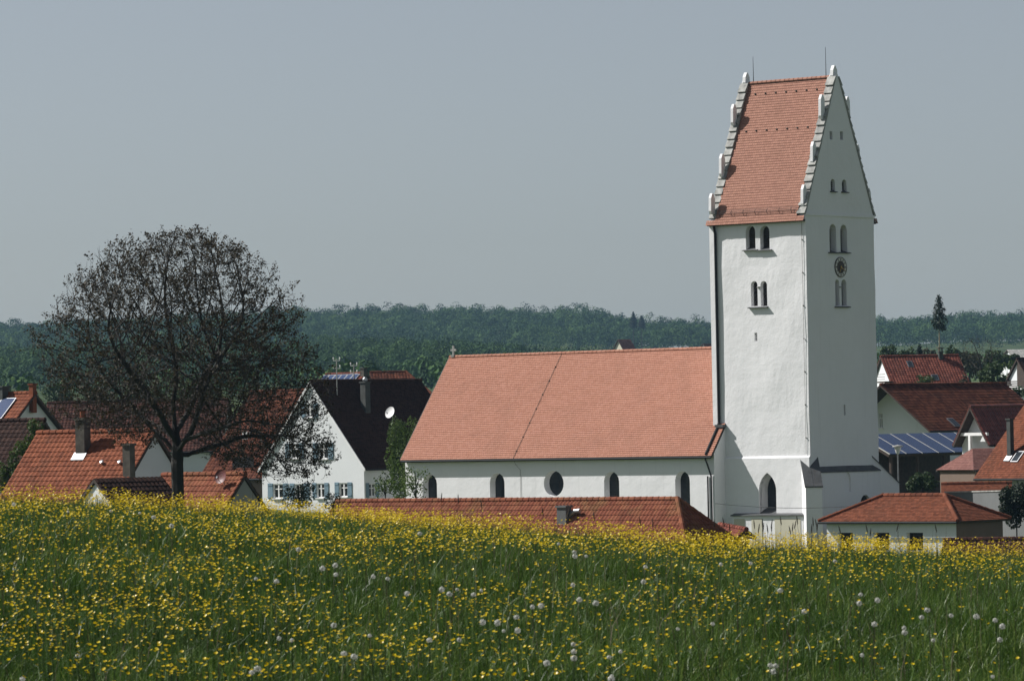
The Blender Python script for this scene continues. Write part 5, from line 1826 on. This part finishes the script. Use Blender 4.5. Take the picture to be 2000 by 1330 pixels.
x, y, h = np.concatenate([x, xc]), np.concatenate([y, yc]), np.concatenate([h, np.clip(RNG.normal(.235, .045, len(xc)), .1, .36)])
rn = np.concatenate([rn, np.clip(RNG.normal(.5, .2, len(xc)), 0, 1)])
V, F, rr = blades(x, y, h, RNG.uniform(.0032, .0075, len(x)), np.abs(RNG.normal(0, .85, len(x))), rn)
g1 = link('grass', np_mesh('grass', V, F, rr, M['grass']))
tag(g1, 'long green meadow grass filling the foreground slope', 'grass', None, 'stuff')
# ripe seed stalks among the grass
x, y = scatter(9, 19, 46, 1.0)
V1, F1, r1 = blades(x, y, RNG.uniform(.34, .52, len(x)), np.full(len(x), .004), np.abs(RNG.normal(0, .25, len(x))), RNG.uniform(0, 1, len(x)))
tag(link('seed_grass', np_mesh('seed_grass', V1, F1, r1, M['straw'])), 'thin straw coloured seed stalks standing in the meadow grass', 'grass', None, 'stuff')

# buttercups
x, y = scatter(760, 18, 46.5, 4.5)
pn = vnoise(x, y, .62, 21) * .55 + vnoise(x, y, .27, 22) * .45
pb = vnoise(x, y, 2.6, 13)
crest = smooth(33.5, 38.5, y)
side = np.clip(.50 - x * .19, .045, 1.0)
side = side + (np.clip(.9 - .03 * x, .4, 1) - side) * smooth(30, 36, y)
prob = np.clip((pn - .46) * 3.4 + .14, .02, 1) * side * (.70 + .32 * pb) * (.74 + .55 * crest) * (1 - smooth(41, 46, y) * .4)
k = RNG.random(len(x)) < prob * .8
fx, fy = x[k], y[k]
fh = np.clip(RNG.normal(.295, .042, len(fx)), .18, .38)
fz = meadow_z(fx, fy)
# the ones that show largest become plants of their own
ppy = np.array([proj(Vector((a, b, c)))[1] for a, b, c in zip(fx, fy, fz + fh)])
ppx = 1000 + FPX * fx / fy
vis = (ppy < 1322) & (ppx > 8) & (ppx < 1992)
order = np.argsort(np.where(vis, fy, 1e9))[:300]
one = np.zeros(len(fx), bool)
one[order] = True
def petals(x, y, z, r):
    n = len(x)
    C = np.stack([x, y, z], 1)
    up = unit(np.stack([RNG.normal(0, .35, n), RNG.normal(-.15, .35, n), np.ones(n)], 1))
    t = unit(np.cross(up, RNG.normal(size=(n, 3))))
    b = np.cross(up, t)
    Vs, Fs = [], []
    for i in range(5):
        a0 = 2 * np.pi * i / 5
        dr = t * math.cos(a0) + b * math.sin(a0)
        tg = -t * math.sin(a0) + b * math.cos(a0)
        R_ = r[:, None]
        Vs += [C, C + dr * R_ * .62 - tg * R_ * .50 + up * R_ * .22, C + dr * R_ * 1.05 + up * R_ * .42, C + dr * R_ * .62 + tg * R_ * .50 + up * R_ * .22]
    V = np.stack(Vs, 1).reshape(-1, 3)
    o = np.arange(n)[:, None] * 20
    F = np.concatenate([o + np.array([[4 * i, 4 * i + 1, 4 * i + 2, 4 * i + 3]]) for i in range(5)], 0)
    return V, F, np.tile(np.clip(RNG.normal(.5, .25, n), 0, 1), 5)
def stems(x, y, h):
    return blades(x, y, h, np.full(len(x), .0035), np.abs(RNG.normal(0, .04, len(x))), RNG.uniform(0, 1, len(x)))
ox, oy_, oh, oz = fx[~one], fy[~one], fh[~one], fz[~one]
V, F, rr = petals(ox, oy_, oz + oh - .02, RNG.uniform(.0065, .0112, len(ox)))
fl = link('buttercup_carpet', np_mesh('buttercup_carpet', V, F, rr, M['yellow']))
tag(fl, 'carpet of countless yellow buttercups over the meadow up to its crest', 'flowers', None, 'stuff')
V, F, rr = stems(ox, oy_, oh - .015)
link('stem', np_mesh('stem', V, F, rr, M['stem']), fl)
print('BUTTERCUPS', len(fx))
# four plants modelled once, then copied
protos = []
for q_ in range(4):
    m = MB()
    hh = .30
    lx, ly = random.uniform(-.03, .03), random.uniform(-.03, .03)
    m.tube([(0, 0, -.02), (lx * .4, ly * .4, hh * .5), (lx, ly, hh)], [.0022, .0018, .0014], 4)
    m.tube([(lx * .4, ly * .4, hh * .5), (lx * .4 + .03, ly * .4 + .01, hh * .72)], [.0014, .001], 4)
    m.hull([(0, 0, .06), (.05, .02, .11), (.07, -.01, .09), (.03, -.03, .08)], [(0, 1, 2, 3)])
    s_ = m.build('buttercup', M['stem'])
    V, F, rr = petals(np.array([lx]), np.array([ly]), np.array([hh]), np.array([.0108]))
    f_ = link('flower', np_mesh('flower', V, F, rr, M['yellow']), s_)
    protos.append((s_, f_))
for q_, i in enumerate(np.where(one)[0]):
    s0, f0 = protos[q_ % 4]
    if q_ < 4:
        s_ = s0
    else:
        s_, f_ = s0.copy(), f0.copy()
        COL.objects.link(s_)
        COL.objects.link(f_)
        f_.parent = s_
    s_.location = (fx[i], fy[i], fz[i])
    s_.rotation_euler = (0, 0, random.uniform(0, 6.28))
    s_.scale = (1, 1, fh[i] / .30)
    tag(s_, 'yellow buttercup blooming in the nearest strip of grass at the bottom of the picture', 'flower', 'buttercups in the nearest grass')

# dandelion clocks where the photo shows them
def meadow_hit(px, py, h):
    d = ray(px, py)
    for i in range(1200):
        yy = 16 + i * .03
        p = EYE + d * (yy / d.y)
        if p.z < float(meadow_z(p.x, p.y)) + h:
            return p
    return None
hd = MB()
for i in range(105):
    d = Vector(RNG.normal(size=3)).normalized()
    a = d.orthogonal().normalized()
    an = random.uniform(0, 6.28)
    a = a * math.cos(an) + d.cross(a) * math.sin(an)
    r = .0195 * random.uniform(.75, 1.08)
    c_ = d * r
    b_ = d.cross(a)
    w = .0042
    hd.add([c_ + a * w, c_ + b_ * w, c_ - a * w, c_ - b_ * w], [(0, 1, 2, 3)])
    hd.add([d * .004 + b_ * .0003, d * .004 - b_ * .0003, c_], [(0, 1, 2)])
hm = hd.mesh('seed_head', M['fluff'])
cm = MB().lathe([(.001, -.006), (.005, -.003), (.005, .003), (.001, .006)], n=8).mesh('seed_base', M['straw'])
DC = [(27, 985), (133, 999), (152, 1280), (273, 1002), (300, 1010), (335, 1027), (217, 998), (44, 1326), (492, 1313), (503, 1306), (583, 1073), (630, 1110), (655, 1104), (656, 1122), (1091, 1062), (652, 1221), (672, 1276), (692, 1282),
      (820, 1042), (729, 1126), (757, 1130), (795, 1159), (893, 1151), (925, 1161), (940, 1153), (863, 1151), (878, 1160), (943, 1215), (972, 1216), (984, 1232), (1011, 1231), (1009, 1205), (1122, 1078), (1123, 1086), (1145, 1086), (1119, 1142),
      (1132, 1171), (1057, 1183), (1164, 1178), (1261, 1107), (1257, 1136), (1120, 1258), (1121, 1272), (1121, 1285), (1068, 1295), (1190, 1283), (1212, 1272), (1195, 1320), (1194, 1330), (722, 1241), (839, 1250), (897, 1249), (1324, 1228), (1392, 1218),
      (1408, 1102), (1466, 1100), (1631, 1096), (1524, 1153), (1571, 1194), (1681, 1161), (1714, 1172), (1678, 1178), (1708, 1219), (1811, 1191), (1800, 1205), (1858, 1202), (1907, 1204), (1767, 1235), (1766, 1226), (1944, 1211), (1958, 1223), (1953, 1249),
      (1505, 1299), (1515, 1300), (1511, 1311), (1684, 1279), (1939, 1321), (1823, 1250), (570, 1250), (545, 1246), (500, 1130), (1040, 1185), (540, 1135)]
first = None
for i, (px, py) in enumerate(DC):
    hgt = random.uniform(.29, .37)
    p = meadow_hit(px, min(py, 1326), hgt)
    if p is None:
        continue
    gz_ = float(meadow_z(p.x, p.y))
    L = p.z - gz_
    t = thing('dandelion_clock', 'white fluffy dandelion clock on a bare stem among the yellow meadow flowers', 'dandelion', (p.x, p.y, gz_), random.uniform(0, 6.28), 'dandelion clocks in the meadow')
    lean = random.uniform(-.03, .03)
    MB().tube([(lean, 0, -.02), (lean * .6, 0, L * .5), (0, 0, L)], [.003, .0026, .0022], 5).build('stem', M['stem'], t)
    o = link('seed_head', hm, t)
    o.location = (0, 0, L)
    s_ = random.uniform(.55, 1.0)
    o.scale = (s_, s_, s_ * random.uniform(.85, 1.0))
    b_ = link('seed_base', cm, o)

# tall flowering grass stalks that stand against the tower foot
GS = [(1473, 1024), (1482, 1032), (1489, 1022), (1491, 1030), (1499, 1033), (1507, 1024), (1507, 1031), (1525, 1018), (1548, 1030), (1553, 1025), (1557, 1016), (1588, 1020), (1594, 1022), (1596, 1030), (1585, 1033), (1543, 1036),
      (1640, 1035), (1693, 1033), (1753, 1030), (1828, 1032), (1700, 1040), (1425, 1030), (1413, 1020), (1250, 1018), (1275, 1022), (1160, 1008), (1060, 1000), (940, 985), (895, 975), (862, 972), (1395, 1022), (1110, 1004)]
for i, (px, py) in enumerate(GS):
    yy = random.uniform(36.5, 39)
    d = ray(px, py)
    p = EYE + d * (yy / d.y)
    gz_ = float(meadow_z(p.x, p.y))
    L = p.z - gz_
    on_t = px > 1440 and px < 1610
    where = 'against the white tower foot' if on_t else ('before the garage building' if px > 1610 else 'before the mossy orange roof')
    t = thing('foxtail_stalk', 'dark foxtail grass stalk rising over the meadow crest ' + where, 'grass stalk', (p.x, p.y, gz_), 0, 'foxtail stalks ' + where)
    ln = random.uniform(-.08, .08)
    MB().tube([(-ln, 0, -.02), (-ln * .4, 0, L * .5), (0, 0, L - .03)], [.0022, .0018, .0014], 4).build('stem', M['straw'], t)
    lt = random.uniform(-.25, .25)
    ax = Vector((lt, random.uniform(-.1, .1), 1)).normalized()
    MB().lathe([(.001, -.035), (.004, -.025), (.005, 0), (.004, .025), (.001, .045)], axis=ax, origin=Vector((0, 0, L)), n=7).build('seed_head', M['bark'], t)

# ------------------------------------------------------------------ hazy air
hz = MB().box(-1480, 1480, -290, 4900, -3.0, 112)
hm_ = bpy.data.materials.new('hazy_air')
hm_.use_nodes = True
t_ = hm_.node_tree
for n_ in list(t_.nodes):
    if n_.type == 'BSDF_PRINCIPLED':
        t_.nodes.remove(n_)
pv = t_.nodes.new('ShaderNodeVolumePrincipled')
pv.inputs['Color'].default_value = (0.42, 0.70, 1.0, 1)
pv.inputs['Density'].default_value = 0.000052
pv.inputs['Anisotropy'].default_value = 0.0
t_.links.new(pv.outputs[0], t_.nodes['Material Output'].inputs['Volume'])
tag(hz.build('haze', hm_), kind='stuff')
